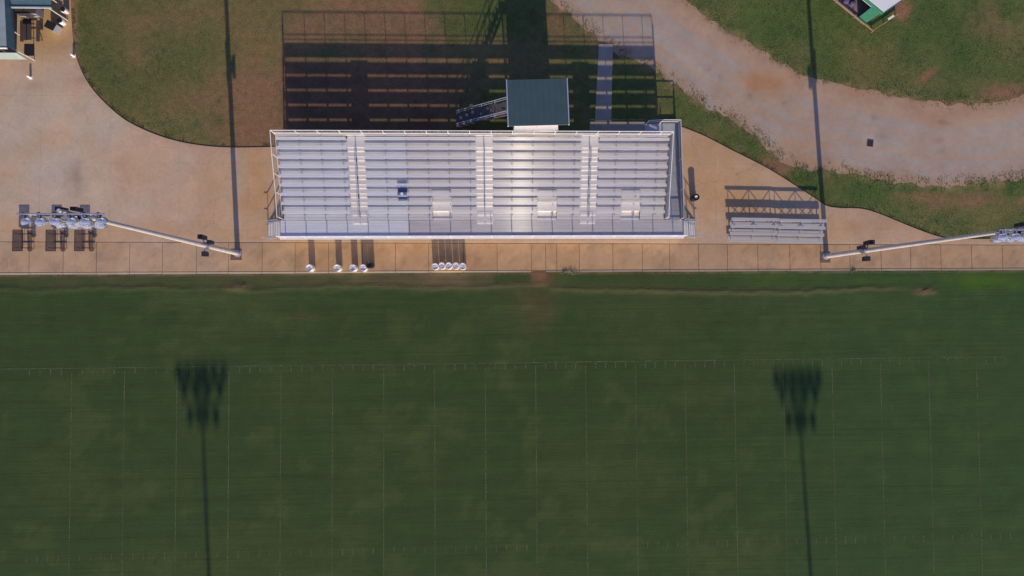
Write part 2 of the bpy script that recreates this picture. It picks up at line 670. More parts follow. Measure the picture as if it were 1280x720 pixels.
def ground_col(x, y):
    n = len(x)
    A = fbm(x, y, 0.22, 5)
    B = fbm(x + 40, y + 11, 0.8, 4)
    D = fbm(x - 15, y + 70, 0.09, 4)
    c = np.tile(np.array([0.104, 0.108, 0.050]), (n, 1))
    c = mixc(c, (0.160, 0.122, 0.070), np.clip((A - 0.45) * 5.0, 0, 0.85))
    c = mixc(c, (0.062, 0.088, 0.036), np.clip((B - 0.50) * 3.2, 0, 0.55))
    brown = [(160, 60, 45, 80, .55), (215, 120, 70, 30, .6), (320, 60, 60, 90, .8), (330, 130, 45, 60, .8), (250, 20, 60, 25, .5), (300, 170, 60, 14, .6),
             (1085, 85, 45, 50, .6), (1250, 40, 30, 60, .45), (1180, 255, 90, 16, .7), (1080, 75, 18, 30, .5), (1240, 262, 60, 14, .6)]
    for b in brown:
        c = mixc(c, (0.165, 0.118, 0.068), blob(x, y, b))
    red = [(1030, 110, 40, 7, .5), (900, 40, 30, 6, .4, -35), (1262, 112, 24, 12, .6), (1235, 30, 30, 25, .25), (470, 15, 60, 40, .4), (322, 140, 45, 55, .55), (250, 130, 40, 30, .3), (200, 30, 50, 25, .22), (1210, 250, 70, 12, .35), (430, 22, 40, 40, .55), (510, 30, 42, 45, .75), (375, 40, 30, 30, .5), (480, 110, 90, 50, .35), (330, 110, 30, 30, .55), (325, 165, 30, 22, .7), (700, 35, 20, 30, .4),
           (1128, 10, 16, 18, .9), (1163, 91, 14, 6, .8, 35), (1150, 100, 8, 5, .5), (1250, 118, 28, 10, .7), (1120, 127, 26, 8, .7), (1185, 130, 30, 7, .6), (1080, 116, 40, 6, .6),
           (970, 208, 20, 14, .7), (1145, 245, 40, 6, .5), (1215, 248, 60, 10, .4), (660, 80, 60, 30, .35)]
    green = [(135, 90, 30, 60, .6), (180, 110, 55, 30, .5), (225, 55, 40, 40, .5), (595, 20, 40, 40, .6), (640, 20, 30, 60, .4), (770, 120, 60, 40, .5), (860, 150, 30, 25, .6), (920, 170, 50, 20, .5),
             (960, 50, 60, 60, .55), (1190, 70, 70, 50, .5), (1200, 120, 60, 10, .6), (1070, 240, 50, 24, .6), (1000, 240, 26, 24, .7), (1260, 10, 22, 18, .7)]
    for b in green:
        c = mixc(c, (0.062, 0.092, 0.034), blob(x, y, b))
    # dusty verge of the road
    dr = segdist(x, y, road_low)
    du = segdist(x, y, road_up)
    w_ = (fbm(x + 5, y + 5, 1.3, 4) - 0.35) * 1.6
    c = mixc(c, (0.25, 0.165, 0.115), np.clip((w_ + .25 - dr) * 1.0, 0, .8))
    c = mixc(c, (0.26, 0.165, 0.11), np.clip((w_ + .25 - du) * 1.0, 0, .8))
    # worn soil next to the apron
    de = np.minimum(segdist(x, y, edge_l), segdist(x, y, edge_r))
    c = mixc(c, (0.19, 0.125, 0.08), np.clip((0.55 - de) * 1.1, 0, .6))
    # bare ground behind the stand and the strip beside the concession building
    c = mixc(c, (0.105, 0.060, 0.052), np.clip((y - 11) / 2, 0, 1) * np.clip((24 - y) / 3, 0, 1) * np.clip((x + 19.5) * 2, 0, 1) * np.clip((0 - x) / 5, 0, 1) * (.55 + .6 * fbm(x, y, 0.5, 3)))
    e = G(97, 30)
    c = mixc(c, (0.27, 0.165, 0.115), np.clip((e.x + .1 - x) * 1.6, 0, .9) * (y > G(95, 58).y) * (x > G(80, 20).x))
    # dead earth beyond the sight
    c = c * (0.92 + 0.2 * D)[:, None]
    rt = np.clip((x - 14) / 10, 0, 1)[:, None]
    c = c * (np.array([1.36, 1.24, .84]) * (1 - rt) + np.array([1.04, 1.22, .70]) * rt)
    for b in red:
        c = mixc(c, (0.285, 0.145, 0.072), blob(x, y, b, 0.8) * 1.3)
    return c


def grid_mesh(name, GX, GY, z, colfn, mat, zfn=None):
    X, Y = np.meshgrid(GX, GY)
    nx, ny = len(GX), len(GY)
    x, y = X.ravel(), Y.ravel()
    Z = np.full(len(x), z) + (zfn(x, y) if zfn else 0)
    me = bpy.data.meshes.new(name)
    i = np.arange((nx - 1) * (ny - 1))
    r, c_ = i // (nx - 1), i % (nx - 1)
    a = r * nx + c_
    faces = np.stack([a, a + 1, a + nx + 1, a + nx], 1)
    me.from_pydata(np.stack([x, y, Z], 1).tolist(), [], faces.tolist())
    paint(me, colfn(x, y))
    me.materials.append(mat)
    o = bpy.data.objects.new(name, me)
    col.objects.link(o)
    o['kind'] = 'structure'
    return o


grid_mesh('ground', GX, GY, 0.0, ground_col, M['grass'])


def road_col(x, y):
    v = segdist(x, y, road_up)
    t = v
    c = np.tile(np.array([0.375, 0.270, 0.225]), (len(x), 1))
    wob = (fbm(x, y, 0.25, 3) - 0.5) * 1.3
    for v0, wd, s in ((2.6, .45, .7), (4.4, .5, .75), (5.7, .35, .8), (7.0, .4, .75), (3.5, .25, .5), (6.4, .2, .6), (8.0, .3, .5)):
        g = np.exp(-((t - v0 - wob * .5) / wd) ** 2)
        c = mixc(c, (0.315, 0.295, 0.315), g * np.clip(s * 1.25, 0, .95) * np.clip(.55 + fbm(x + v0 * 9, y, .2, 3), 0, 1))
    c = mixc(c, (0.37, 0.245, 0.175), np.clip((fbm(x + 9, y, 0.35, 4) - 0.55) * 3, 0, .4))
    de = np.minimum(segdist(x, y, rl), segdist(x, y, ru))
    c = mixc(c, (0.33, 0.215, 0.155), np.clip((2.4 * fbm(x, y + 3, 0.6, 4) - de) * .7, 0, .8))
    c = mixc(c, (0.10, 0.10, 0.05), np.clip((fbm(x, y + 3, 1.6, 4) - .50 - de * .45) * 4, 0, .7))
    for b in ((960, 105, 32, 20, .9), (945, 98, 18, 12, .8), (1075, 112, 22, 8, .5), (1000, 185, 30, 14, .5), (1165, 150, 20, 20, .35), (1000, 200, 30, 10, .6)):
        c = mixc(c, (0.36, 0.185, 0.09), blob(x, y, b) * .8)
    for b in ((938, 120, 4, 3, .7), (900, 98, 4, 3, .5), (885, 86, 5, 4, .5), (1092, 146, 9, 3, .6), (1178, 152, 8, 3, .6), (1175, 176, 8, 5, .5), (1176, 190, 5, 4, .6), (1100, 170, 8, 5, .4), (980, 130, 3, 3, .5)):
        c = mixc(c, (0.20, 0.14, 0.12), blob(x, y, b))
    for b in ((1088, 178, 12, 10, .55), (1110, 190, 40, 7, .3), (1240, 170, 60, 25, .35), (760, 25, 50, 25, .3), (850, 70, 50, 14, .3, -35)):
        c = mixc(c, (0.41, 0.36, 0.33), blob(x, y, b))
    return c * np.array([1.25, 1.13, 0.86])


sheet('road', road_poly, 0.006, 0.35, road_col, M['gravel'])


def plaza_col(x, y):
    A = fbm(x, y, 0.16, 5)
    c = np.tile(np.array([0.445, 0.325, 0.255]), (len(x), 1))
    gz = [(60, 200, 90, 75, .8), (110, 150, 70, 30, .6), (30, 140, 50, 45, .5), (200, 225, 35, 25, .45), (225, 200, 30, 20, .4)]
    for b in gz:
        c = mixc(c, (0.43, 0.355, 0.30), blob(x, y, b))
    oz = [(270, 230, 45, 70, .6), (325, 230, 25, 60, .95), (160, 290, 200, 14, .6), (885, 210, 60, 60, .9), (930, 245, 50, 35, .9), (1010, 290, 80, 26, .6), (1100, 280, 70, 20, .6), (1200, 300, 90, 6, .5)]
    for b in oz:
        c = mixc(c, (0.455, 0.275, 0.155), blob(x, y, b))
    for b in ((60, 45, 40, 35, 1.0), (60, 15, 40, 40, 1.0)):
        c = mixc(c, (0.41, 0.265, 0.135), blob(x, y, b, .1))
    for b in ((96, 223, 10, 20, .85), (110, 100, 30, 9, .6), (70, 60, 30, 4, .3), (150, 300, 60, 4, .2), (240, 285, 40, 6, .25), (20, 190, 30, 12, .25), (300, 210, 8, 30, .2), (1090, 275, 30, 20, .3), (180, 222, 30, 6, .25), (45, 105, 40, 7, .25), (5, 235, 15, 40, .15)):
        c = mixc(c, (0.26, 0.19, 0.15), blob(x, y, b))
    c = mixc(c, (0.47, 0.30, 0.19), np.clip((A - .52) * 4, 0, .6))
    de = np.minimum(segdist(x, y, edge_l), segdist(x, y, edge_r))
    c = mixc(c, (0.36, 0.22, 0.14), np.clip((.45 - de) * 1.2, 0, .45) * fbm(x, y, .7, 3) * 1.6)
    pl_ = np.clip((-19 - x) / 12, 0, 1)[:, None]
    return c * (np.array([1.24, 1.17, 0.94]) * (1 - pl_) + np.array([1.31, 1.26, 1.06]) * pl_)


PZ = 0.05
sheet('pavement', plaza_poly, PZ, 0.7, plaza_col, M['concrete'], skirt=0.0)

# slab strip along the field: every bay its own slab with an open joint
joints_px = [-46, -4, 37, 79.5, 121, 162.5, 203.5, 246, 286, 328, 369, 411, 453, 494.5, 536, 579, 621.5, 664, 682, 695.8, 724, 766, 803, 837, 873, 909, 947, 987, 1025.6, 1062, 1101, 1137.7, 1175.7, 1214, 1252.5, 1291, 1330]
jx = [-75, -60] + [G(p, 322).x for p in joints_px] + [64, 75]
YB = 3.06
mbv, mbf, mbc = [], [], []
tone = np.random.default_rng(3)
gap = 0.020
for a, b in zip(jx[:-1], jx[1:]):
    t = tone.uniform(0.91, 1.07)
    h = tone.uniform(-0.10, 0.12)
    x0, x1 = a + gap, b - gap
    z1 = PZ + tone.uniform(-.006, .004)
    y0a, y1a, y1b = YB + gap, strip_y(x0) - gap, strip_y(x1) - gap
    nxs, nys = 9, 8
    o = len(mbv)
    for j in range(nys):
        for i in range(nxs):
            u, v = i / (nxs - 1), j / (nys - 1)
            x = x0 + (x1 - x0) * u
            y = y0a + ((y1a * (1 - u) + y1b * u) - y0a) * v
            mbv.append((x, y, z1))
            mbc.append((x, y, t, h))
    for j in range(nys - 1):
        for i in range(nxs - 1):
            k = o + j * nxs + i
            mbf.append((k, k + 1, k + nxs + 1, k + nxs))
    s = len(mbv)
    for (x, y) in ((x0, y0a), (x1, y0a), (x1, y1b), (x0, y1a)):
        for z in (z1, 0.0):
            mbv.append((x, y, z))
            mbc.append((x, y, t * .8, h))
    for i in range(4):
        mbf.append((s + 2 * i, s + 2 * ((i + 1) % 4), s + 2 * ((i + 1) % 4) + 1, s + 2 * i + 1))
arr = np.array(mbc)
x, y, t, h = arr.T
c = np.stack([0.435 * t, (0.275 - .05 * h) * t, (0.175 - 0.10 * h) * t], 1)
fx = np.clip((x - 2) / 14, 0, 1) * .75 + .12
c = mixc(c, (0.41, 0.275, 0.195), fx)
c = mixc(c, (0.46, 0.325, 0.25), np.clip((-18 - x) / 10, 0, .8))
pp = G(673, 325)
red = (np.abs(x - pp.x) < .62) & (y < 3.4)
c = mixc(c, (0.44, 0.21, 0.155), red * .7)
stain = fbm(x, y, 0.9, 4)
c = c * (0.86 + 0.28 * stain)[:, None] * np.array([1.20, 1.13, 0.86])
c = c * (1 - .16 * np.clip((fbm(x + 50, y, 1.7, 3) - .55) * 6, 0, 1))[:, None]
me = bpy.data.meshes.new('walkway')
me.from_pydata(mbv, [], mbf)
paint(me, c)
me.materials.append(M['concrete'])
o = bpy.data.objects.new('walkway', me)
col.objects.link(o)
o['kind'] = 'structure'

# thin pale kerb between strip and field
mb = MB()
for a, b in zip(jx[:-1], jx[1:]):
    if abs((a + b) / 2 - pp.x) < .3:
        continue
    mb.box(a + .02, b - .02, 2.88 + random.uniform(-.012, .012), YB - .03, 0, PZ + .012)
o = mb.build('kerb', M['concrete'])
kx = np.array([v.co.x for v in o.data.vertices])
kf = np.clip((kx - 2) / 3, 0, 1) * np.clip(.30 + fbm(kx, kx * 0, .6, 4) * .8, 0, 1) + .25 * fbm(kx, kx * 0 + 9, .8, 3)
paint(o.data, mixc(np.tile(np.array([0.58, 0.46, 0.32]), (len(kx), 1)), (0.25, 0.20, 0.13), kf * .85))
o['kind'] = 'structure'


# ------------------------------------------------------------------ field
def ridge(x, y):
    """scraped lip of turf that runs along the edge of the field"""
    yy = np.where(x < 5, 1.62 + .12 * np.sin(x * .35), 1.15 + .2 * np.sin(x * .2))
    return yy + (fbm(x, y * 0, 0.8, 4) - .5) * .5


def field_z(x, y):
    r = ridge(x, y)
    on = np.clip((x + 46) / 2, 0, 1) * np.clip((39 - x) / 2, 0, 1) * (.35 + fbm(x, y, .6, 3))
    z = np.where(x < 5, 0.035, 0.05) * np.exp(-((y - r) / .22) ** 2) * on
    z += (fbm(x, y, 1.4, 3) - .5) * 0.02 * (y > -3)
    for px, py in ((300, 358), (1156, 363)):
        g = G(px, py)
        z += .14 * np.exp(-(((x - g.x) / .8) ** 2 + ((y - g.y) / .4) ** 2)) * (.3 + fbm(x, y, 2.2, 3))
    return np.clip(z, -0.002, 1)


def field_col(x, y):
    A = fbm(x, y, 0.13, 5)
    c = np.tile(np.array([0.0445, 0.0720, 0.0300]), (len(x), 1))
    c = mixc(c, (0.060, 0.080, 0.032), np.clip((A - .48) * 3.5, 0, .7))
    B = fbm(x + 31, y, .5, 4)
    c = mixc(c, (0.074, 0.098, 0.038), np.clip((B - .57) * 9.0, 0, .40) * (fbm(x, y + 20, .1, 2) > .45))
    # greener, richer top right, cooler right side
    c = mixc(c, (0.042, 0.080, 0.036), np.clip((x - 20) / 25, 0, .5))
    for b in ((1230, 352, 60, 14, .9), (1100, 352, 60, 6, .5), (980, 350, 60, 6, .4)):
        c = mixc(c, (0.060, 0.115, 0.020), blob(x, y, b))
    # brown lip
    r = ridge(x, y)
    left = np.clip((2 - x) / 3, 0, 1)
    bro = np.where(x < 0, np.clip((y - r + .5) * 1.3, 0, 1), np.exp(-((y - r) / .35) ** 2) * np.clip((38.5 - x) / 2, 0, 1))
    bro = bro * np.clip((x + 47) / 14 + .35, .3, 1) * np.clip(.25 + 1.1 * fbm(x, y * 2.5, .5, 4), 0, 1)
    bro = bro * np.where(x < -2, np.clip((x + 28) / 22, .35, 1), .75)
    c = mixc(c, (0.150, 0.108, 0.078), bro * np.where(x < 0, .95, .55))
    c = mixc(c, (0.20, 0.14, 0.095), np.clip((y - 2.6) * 4, 0, .75) * fbm(x, y, 1.2, 3) * 1.5)
    c = mixc(c, (0.26, 0.12, 0.085), blob(x, y, (673, 347, 13, 12, .8)))
    c = mixc(c, (0.12, 0.075, 0.045), blob(x, y, (672, 380, 30, 40, .4)))
    for b in ((300, 358, 16, 6, .8), (1156, 363, 14, 6, .9), (1148, 366, 22, 3, .6), (500, 352, 60, 6, .5)):
        c = mixc(c, (0.135, 0.095, 0.065), blob(x, y, b))
    for b in ((375, 395, 20, 4, .4), (420, 392, 12, 4, .4)):
        c = mixc(c, (0.12, 0.075, 0.05), blob(x, y, b))
    gr = np.clip((x - 5) / 45, 0, 1) * .5 + np.clip((-18 - y) / 14, 0, 1) * .5
    c = c * (1 + .10 * gr[:, None] * np.array([.3, 1.2, .6]))
    return c * np.array([1.10, 1.06, .76])


FX = axis(-54, 60, 0.42, [20, 50, 120])
FY = np.array([-140, -100, -70, -55, -45] + list(np.arange(-36, -1.0, .5)) + list(np.arange(-1.0, 2.84, .17)) + [2.865])
grid_mesh('field', FX, FY, 0.012, field_col, M['turf'], field_z)

# ------------------------------------------------------------------ painted lines
LZ = 0.017
side0, side1 = G(-60, 457.3), G(1262, 447.0)


def side_y(x):
    return -5.36 + 0.10 * (x + 10) / 40


mb = MB()


def strip_line(x0, y0, x1, y1, wd):
    d = Vector((x1 - x0, y1 - y0))
    nrm = Vector((-d.y, d.x)).normalized() * wd / 2
    mb.add([(x0 - nrm.x, y0 - nrm.y, LZ), (x1 - nrm.x, y1 - nrm.y, LZ), (x1 + nrm.x, y1 + nrm.y, LZ), (x0 + nrm.x, y0 + nrm.y, LZ)], [(0, 1, 2, 3)])


xa, xb = G(36, 457).x, G(1256, 447).x
strip_line(xa - 6, side_y(xa - 6), xb, side_y(xb), .085)
YD = 4.572
x0 = G(670, 520).x
k0 = int(math.ceil((xa - x0) / YD))
for k in range(-13, 13):
    x = x0 + k * YD
    if x < xa - .5 or x > xb + .5:
        continue
    strip_line(x, side_y(x) - .35, x, -60, .075)
for k in range(-60, 60):
    x = x0 + k * YD / 5
    if x < xa - .3 or x > xb + .3:
        continue
    if k % 5:
        strip_line(x, side_y(x) - .08, x, side_y(x) - .62, .10)
        strip_line(x, side_y(x) - 16.3, x, side_y(x) - 16.9, .085)
o = mb.build('painted_lines', M['chalk'])
o['kind'] = 'structure'

# footpath up to the rear ramp (structure)
fp = [G(743.5, 152).xy, G(764, 152).xy, G(766, 55).xy, G(748.5, 55).xy]
gx_ = [G(737, 152.5).xy, G(806, 152.5).xy, G(806, 166).xy, G(737, 166).xy]


def path_col(x, y):
    c = np.tile(np.array([0.36, 0.295, 0.225]), (len(x), 1))
    return c * (0.85 + .3 * fbm(x, y, .9, 4))[:, None]


sheet('footpath', [fp[0], fp[1], fp[2], fp[3]], 0.045, .4, path_col, M['concrete'], skirt=0.0)
sheet('footpath', gx_, 0.060, .4, path_col, M['concrete'], skirt=0.0)

# ------------------------------------------------------------------ grass tufts (uncountable)
N = 95000
tx = rng.uniform(-46, 52, N)
ty = rng.uniform(5.3, 30, N)
keep = ~inside(tx, ty, plaza_poly)
keep &= ~inside(tx, ty, road_poly) | (np.minimum(segdist(tx, ty, rl), segdist(tx, ty, ru)) < rng.random(N) ** 2 * .9)
for pl in (fp, gx_):
    keep &= ~inside(tx, ty, pl)
dens = fbm(tx, ty, 0.5, 4)
keep &= rng.random(N) < np.clip((dens - .28) * 3.2, .1, 1)
tx, ty = tx[keep], ty[keep]
ex, ey, eh = [], [], []
for line, num, off, spread, hmul in ((road_low, 8000, -.45, .45, .75), (road_up, 2500, .2, .35, .7), (edge_l, 3500, .12, .14, 1.1), (edge_r, 3000, .12, .14, 1.1)):
    for k_ in rng.integers(1, len(line) - 1, num):
        p_, q_ = line[k_ - 1], line[k_ + 1]
        d_ = (q_ - p_).normalized()
        nr = Vector((-d_.y, d_.x))
        if line is road_low:
            nr = -nr
        o_ = off + rng.normal() * spread
        a_ = line[k_] + nr * o_ + d_ * rng.uniform(-.2, .2)
        if fbm(np.array([a_.x]), np.array([a_.y]), 1.5, 3)[0] < .50:
            continue
        ex.append(a_.x), ey.append(a_.y), eh.append(hmul)
kerb_n = 5000
kxx = rng.uniform(-46, 52, kerb_n)
kyy = 2.86 - np.abs(rng.normal(size=kerb_n)) * .13 + .10 * (rng.random(kerb_n) < .12)
kk_ = (fbm(kxx, kxx * 0, .9, 4) > np.where(kxx > 4, .42, .56)) & (np.abs(kxx - pp.x) > .7)
ex += list(kxx[kk_])
ey += list(kyy[kk_])
eh += [.9] * int(kk_.sum())
hm = np.concatenate([np.full(len(tx), 2.0), np.array(eh)])
tx, ty = np.concatenate([tx, np.array(ex)]), np.concatenate([ty, np.array(ey)])
inv = (tx > -50) & (tx < 55) & (ty > 2) & (ty < 34)
tx, ty, hm = tx[inv], ty[inv], hm[inv]
base = ground_col(tx, ty)
ext = hm < 1.95
hm = np.where(ext, hm, 1.0)
base[ext] = base[ext] * .5 + np.array([.085, .10, .036]) * .5
dirt = np.clip((base[:, 0] - base[:, 1]) * 22, 0, 1)
k = (rng.random(len(tx)) > dirt * .85) | ext
tx, ty, base, hm = tx[k], ty[k], base[k], hm[k]
n = len(tx)
hh = rng.uniform(.02, .055, n)
dv = np.minimum(segdist(tx, ty, road_low), segdist(tx, ty, road_up))
hh *= (1 + 1.0 * np.clip(1.1 - dv, 0, 1)) * hm
V, C = [], []
for b in range(3):
    a = rng.uniform(0, 2 * math.pi, n)
    le = rng.uniform(.4, 1.3, n) * hh
    wd = rng.uniform(.012, .03, n)
    ca, sa = np.cos(a), np.sin(a)
    p0 = np.stack([tx - sa * wd, ty + ca * wd, np.full(n, .001)], 1)
    p1 = np.stack([tx + sa * wd, ty - ca * wd, np.full(n, .001)], 1)
    p2 = np.stack([tx + ca * le, ty + sa * le, hh], 1)
    V.append(np.stack([p0, p1, p2], 1).reshape(-1, 3))
    t = rng.uniform(.6, 1.45, n)[:, None]
    cc = (base * np.array([.85, 1.05, .85])) * t
    C.append(np.repeat(cc, 3, 0))
V = np.concatenate(V)
C = np.concatenate(C)
me = bpy.data.meshes.new('grass')
nt_ = len(V) // 3
me.vertices.add(len(V))
me.vertices.foreach_set('co', V.astype(np.float32).ravel())
me.loops.add(len(V))
me.loops.foreach_set('vertex_index', np.arange(len(V)))
me.polygons.add(nt_)
me.polygons.foreach_set('loop_start', np.arange(0, len(V), 3))
me.update(calc_edges=True)
paint(me, C)
me.materials.append(M['blades'])
o = bpy.data.objects.new('grass', me)
col.objects.link(o)
tag(o, 'short patchy grass tufts around the pavement and the gravel road', 'grass')
o['kind'] = 'stuff'

# ------------------------------------------------------------------ grandstand
XL, XR = -18.58, 15.34
Z0, RISE, TREAD, S1 = 0.80, 0.20, 0.762, 8.17
ROWS = 9
AISLES = (-11.87, -0.79, 8.45)
AW = 0.76
NOTCH = (-4.58, 4.78, 12.30)
NW = 0.87
RY = S1 + TREAD * (ROWS - 1) + .36
SPLIT = -7.65
WY0, WY1 = 6.02, S1 - .63
gs = thing('grandstand', 'long silver aluminium grandstand of nine bench rows split by three aisles', 'grandstand', (-1.8, 10.0, PZ))
sections = []
e = [XL] + [q for a_ in AISLES for q in (a_ - AW, a_ + AW)] + [XR]
for i in range(0, len(e), 2):
    sections.append((e[i], e[i + 1]))


def cuts(a, b, row):
    """split a span of a row at the colour change and at the wheelchair bays"""
    segs = [(a, b)]
    if row <= 2:
        out = []
        for s, t in segs:
            for nc in NOTCH:
                if s < nc < t:
                    out += [(s, nc - NW)]
                    s = nc + NW
            out.append((s, t))
        segs = out
    out = []
    for s, t in segs:
        if s < SPLIT < t:
            out += [(s, SPLIT - .003), (SPLIT + .003, t)]
        else:
            out.append((s, t))
    return out


def am(x):
    return M['alu_cool'] if x < SPLIT else M['alu_warm']


def dz(row):
    return Z0 + RISE * row


def sy(row):
    return S1 + TREAD * (row - 1)


for r in range(1, ROWS + 1):
    z, y = dz(r), sy(r)
    for a, b in sections:
        for s, t in cuts(a, b, r):
            mid = (s + t) / 2
            m_ = MB().box(s, t, y - .125, y - .006, z + .42, z + .455)
            m_.box(s, t, y + .006, y + .125, z + .42, z + .453)
            seat = m_.build('seat', am(mid), gs)
            # brackets that carry the seat
            bb = MB()
            k = math.ceil((s - XL) / 1.83)
            while XL + 1.83 * k < t:
                bx = XL + 1.83 * k + .08
                if s + .05 < bx < t - .05:
                    bb.box(bx - .035, bx + .035, y - .25, y + .09, z + .36, z + .418)
                    bb.box(bx - .03, bx + .03, y - .06, y + .02, z + .003, z + .36)
                k += 1
            if bb.v:
                bb.box(s + .05, t - .05, y - .05, y - .01, z + .375, z + .419)
                bb.build('bracket', M['bracket'], seat)
            # foot planks
            fb = MB()
            y0, y1 = y - .63, y + .128
            wds = (y1 - y0) / 3
            for i in range(3):
                fb.box(s, t, y0 + i * wds + .008, y0 + (i + 1) * wds - .008, z - .045, z - (.0, .006, .002)[i])
            fb.build('footboard', M['deck_cool'] if mid < SPLIT else M['deck_warm'], gs)
            if r > 1:
                rr = MB().box(s, t, y0 - .012, y0 - .001, z - .126, z + .004)
                rr.build('riser', am(mid), gs)
    for ac in AISLES:
        fb = MB().box(ac - AW + .004, ac + AW - .004, sy(r) - .63, sy(r) + .126, z - .045, z)
        if r == ROWS:
            fb.box(ac - AW + .004, ac + AW - .004, sy(r) + .13, RY - .06, z - .045, z)
        fb.box(ac - AW + .004, ac + AW - .004, sy(r) - .642, sy(r) - .631, z - RISE + .002, z + .003)
        fb.build('footboard', M['deck_warm'], gs)
        if r < ROWS:
            st = MB()
            for s in (-1, 1):
                x0_, x1_ = sorted((ac + s * .05, ac + s * .69))
                st.box(x0_, x1_, sy(r) - .215, sy(r) + .112, z + .003, z + .10)
            st.build('aisle_step', M['alu_aisle'], gs)
    # landing step from the front walkway
for ac in AISLES:
    st = MB()
    for s in (-1, 1):
        x0_, x1_ = sorted((ac + s * .05, ac + s * .69))
        st.box(x0_, x1_, WY1 - .30, WY1 - .016, Z0 + .003, Z0 + .10)
    st.build('aisle_step', M['alu_aisle'], gs)
    hr = MB()
    for r in range(1, ROWS, 2):
        ya, yb = sy(r) - .45, sy(r + 1) + .05
        za, zb = dz(r), dz(r + 1)
        hr.tube((ac, ya, za), (ac, ya, za + .86), .024)
        hr.tube((ac, yb, zb), (ac, yb, zb + .86), .024)
        hr.tube((ac, ya, za + .86), (ac, yb, zb + .86), .027)
        hr.tube((ac, ya, za + .45), (ac, yb, zb + .45), .02)
    hr.build('handrail', M['galv'], gs)

# wheelchair bays: walkway level floor, raised back deck and a bar behind
for nc in NOTCH:
    a, b = nc - NW + .01, nc + NW - .01
    nb = MB()
    ye = sy(2) - .63
    for i in range(4):
        w0 = (ye - WY1) / 4
        nb.box(a, b, WY1 + i * w0 + .004, WY1 + (i + 1) * w0 - .004, Z0 - .045, Z0)
    nb.box(a, b, ye + .012, ye + .13, Z0 + .34, Z0 + .40)
    nb.box(a, b, ye + .135, sy(2) + .12, dz(2) - .045, dz(2) + .003)
    nb.box(a, b, ye - .0, ye + .010, Z0 + .002, Z0 + .40)
    nb.build('wheelchair_bay', M['alu_aisle'], gs)
    br = MB()
    for x_ in (a + .03, b - .03):
        br.tube((x_, sy(2) + .16, dz(2)), (x_, sy(2) + .16, dz(2) + .75), .022)
    br.tube((a + .03, sy(2) + .16, dz(2) + .75), (b - .03, sy(2) + .16, dz(2) + .75), .026)
    br.tube((a + .03, sy(2) + .16, dz(2) + .4), (b - .03, sy(2) + .16, dz(2) + .4), .022)
    br.build('guardrail', M['galv'], gs)

# front walkway, planks in bays of 1.83 m
XW0, XW1 = -18.97, 17.22
for lo, hi, mt in ((XW0, SPLIT, 'alu_cool'), (SPLIT, XW1, 'alu_walk')):
    wk = MB()
    np_ = 6
    x = lo
    cut = [lo] + [XL + 1.83 * k + .08 for k in range(0, 22) if lo + .1 < XL + 1.83 * k + .08 < hi - .1] + [hi]
    for s, t in zip(cut[:-1], cut[1:]):
        for i in range(np_):
            w0 = (WY1 - WY0) / np_
            wk.box(s + .006, t - .006, WY0 + i * w0 + .005, WY0 + (i + 1) * w0 - .005, Z0 - .045, Z0 - .004 * (i % 2))
    wk.build('front_walkway', M[mt], gs)
fa = MB()
fa.box(XW0, XW1 + .0, WY0 - .17, WY0 - .03, Z0 - .06, Z0 + .11)
fa.box(XW0, XW1, WY0 - .045, WY0 - .03, Z0 - .45, Z0 - .07)
fa.build('fascia', M['white_alu'], gs)


def guard(pts, post_z, rails, name='guardrail', net_=True, nmat=None, mat='white_alu', rr=.03):
    """posts and rails along ground points; each point is (x, y, floor z)"""
    g = MB()
    for (x, y, z) in pts:
        g.tube((x, y, z - .2), (x, y, z + post_z), rr)
    for h in rails:
        for a, b in zip(pts[:-1], pts[1:]):
            g.tube((a[0], a[1], a[2] + h), (b[0], b[1], b[2] + h), rr * (1.1 if h == rails[-1] else .8))
    o = g.build(name, M[mat], gs)
    if net_:
        nn = MB()
        for a, b in zip(pts[:-1], pts[1:]):
            nn.add([(a[0], a[1], a[2] + rails[0]), (b[0], b[1], b[2] + rails[0]), (b[0], b[1], b[2] + rails[-1]), (a[0], a[1], a[2] + rails[-1])], [(0, 1, 2, 3)])
        nn.build('wire_mesh', nmat or M['chain'], o)
    return o


xs = [XL + .08 + 1.83 * k for k in range(0, 20) if XL + 1.83 * k + .08 < XW1]
guard([(XW0 + .02, WY0 - .01, Z0)] + [(x, WY0 - .01, Z0) for x in xs] + [(XW1 - .02, WY0 - .01, Z0)], 1.07, (.12, .6, 1.07))
zt = dz(ROWS)
xr_ = [XL - .03] + [x for x in xs if XL + .5 < x < XR - .3] + [XR + .03]
guard([(x, RY, zt) for x in xr_], 1.46, (.60, .76, 1.46), rr=.027)
MB().box(XL, XR, RY - .05, RY - .03, zt + .065, zt + .52).build('back_panel', M['alu_ramp'], gs)
# sloping guards at the two ends
side = [(sy(1) - .55, dz(1)), (sy(3), dz(3)), (sy(5), dz(5)), (sy(7), dz(7)), (RY, zt)]
guard([(XL - .06, y, z) for y, z in side], 1.46, (.30, 1.46), rr=.028)
gr_ = guard([(XR + .10, y, z) for y, z in side], 1.2, (.05, 1.2), net_=False, rr=.03)
pl = MB()
for (ya, za), (yb, zb) in zip(side[:-1], side[1:]):
    pl.add([(XR + .12, ya, za - .2), (XR + .12, yb, zb - .2), (XR + .12, yb, zb + 1.1), (XR + .12, ya, za + 1.1)], [(0, 1, 2, 3)])
pl.build('side_panel', M['alu_ramp'], gr_)

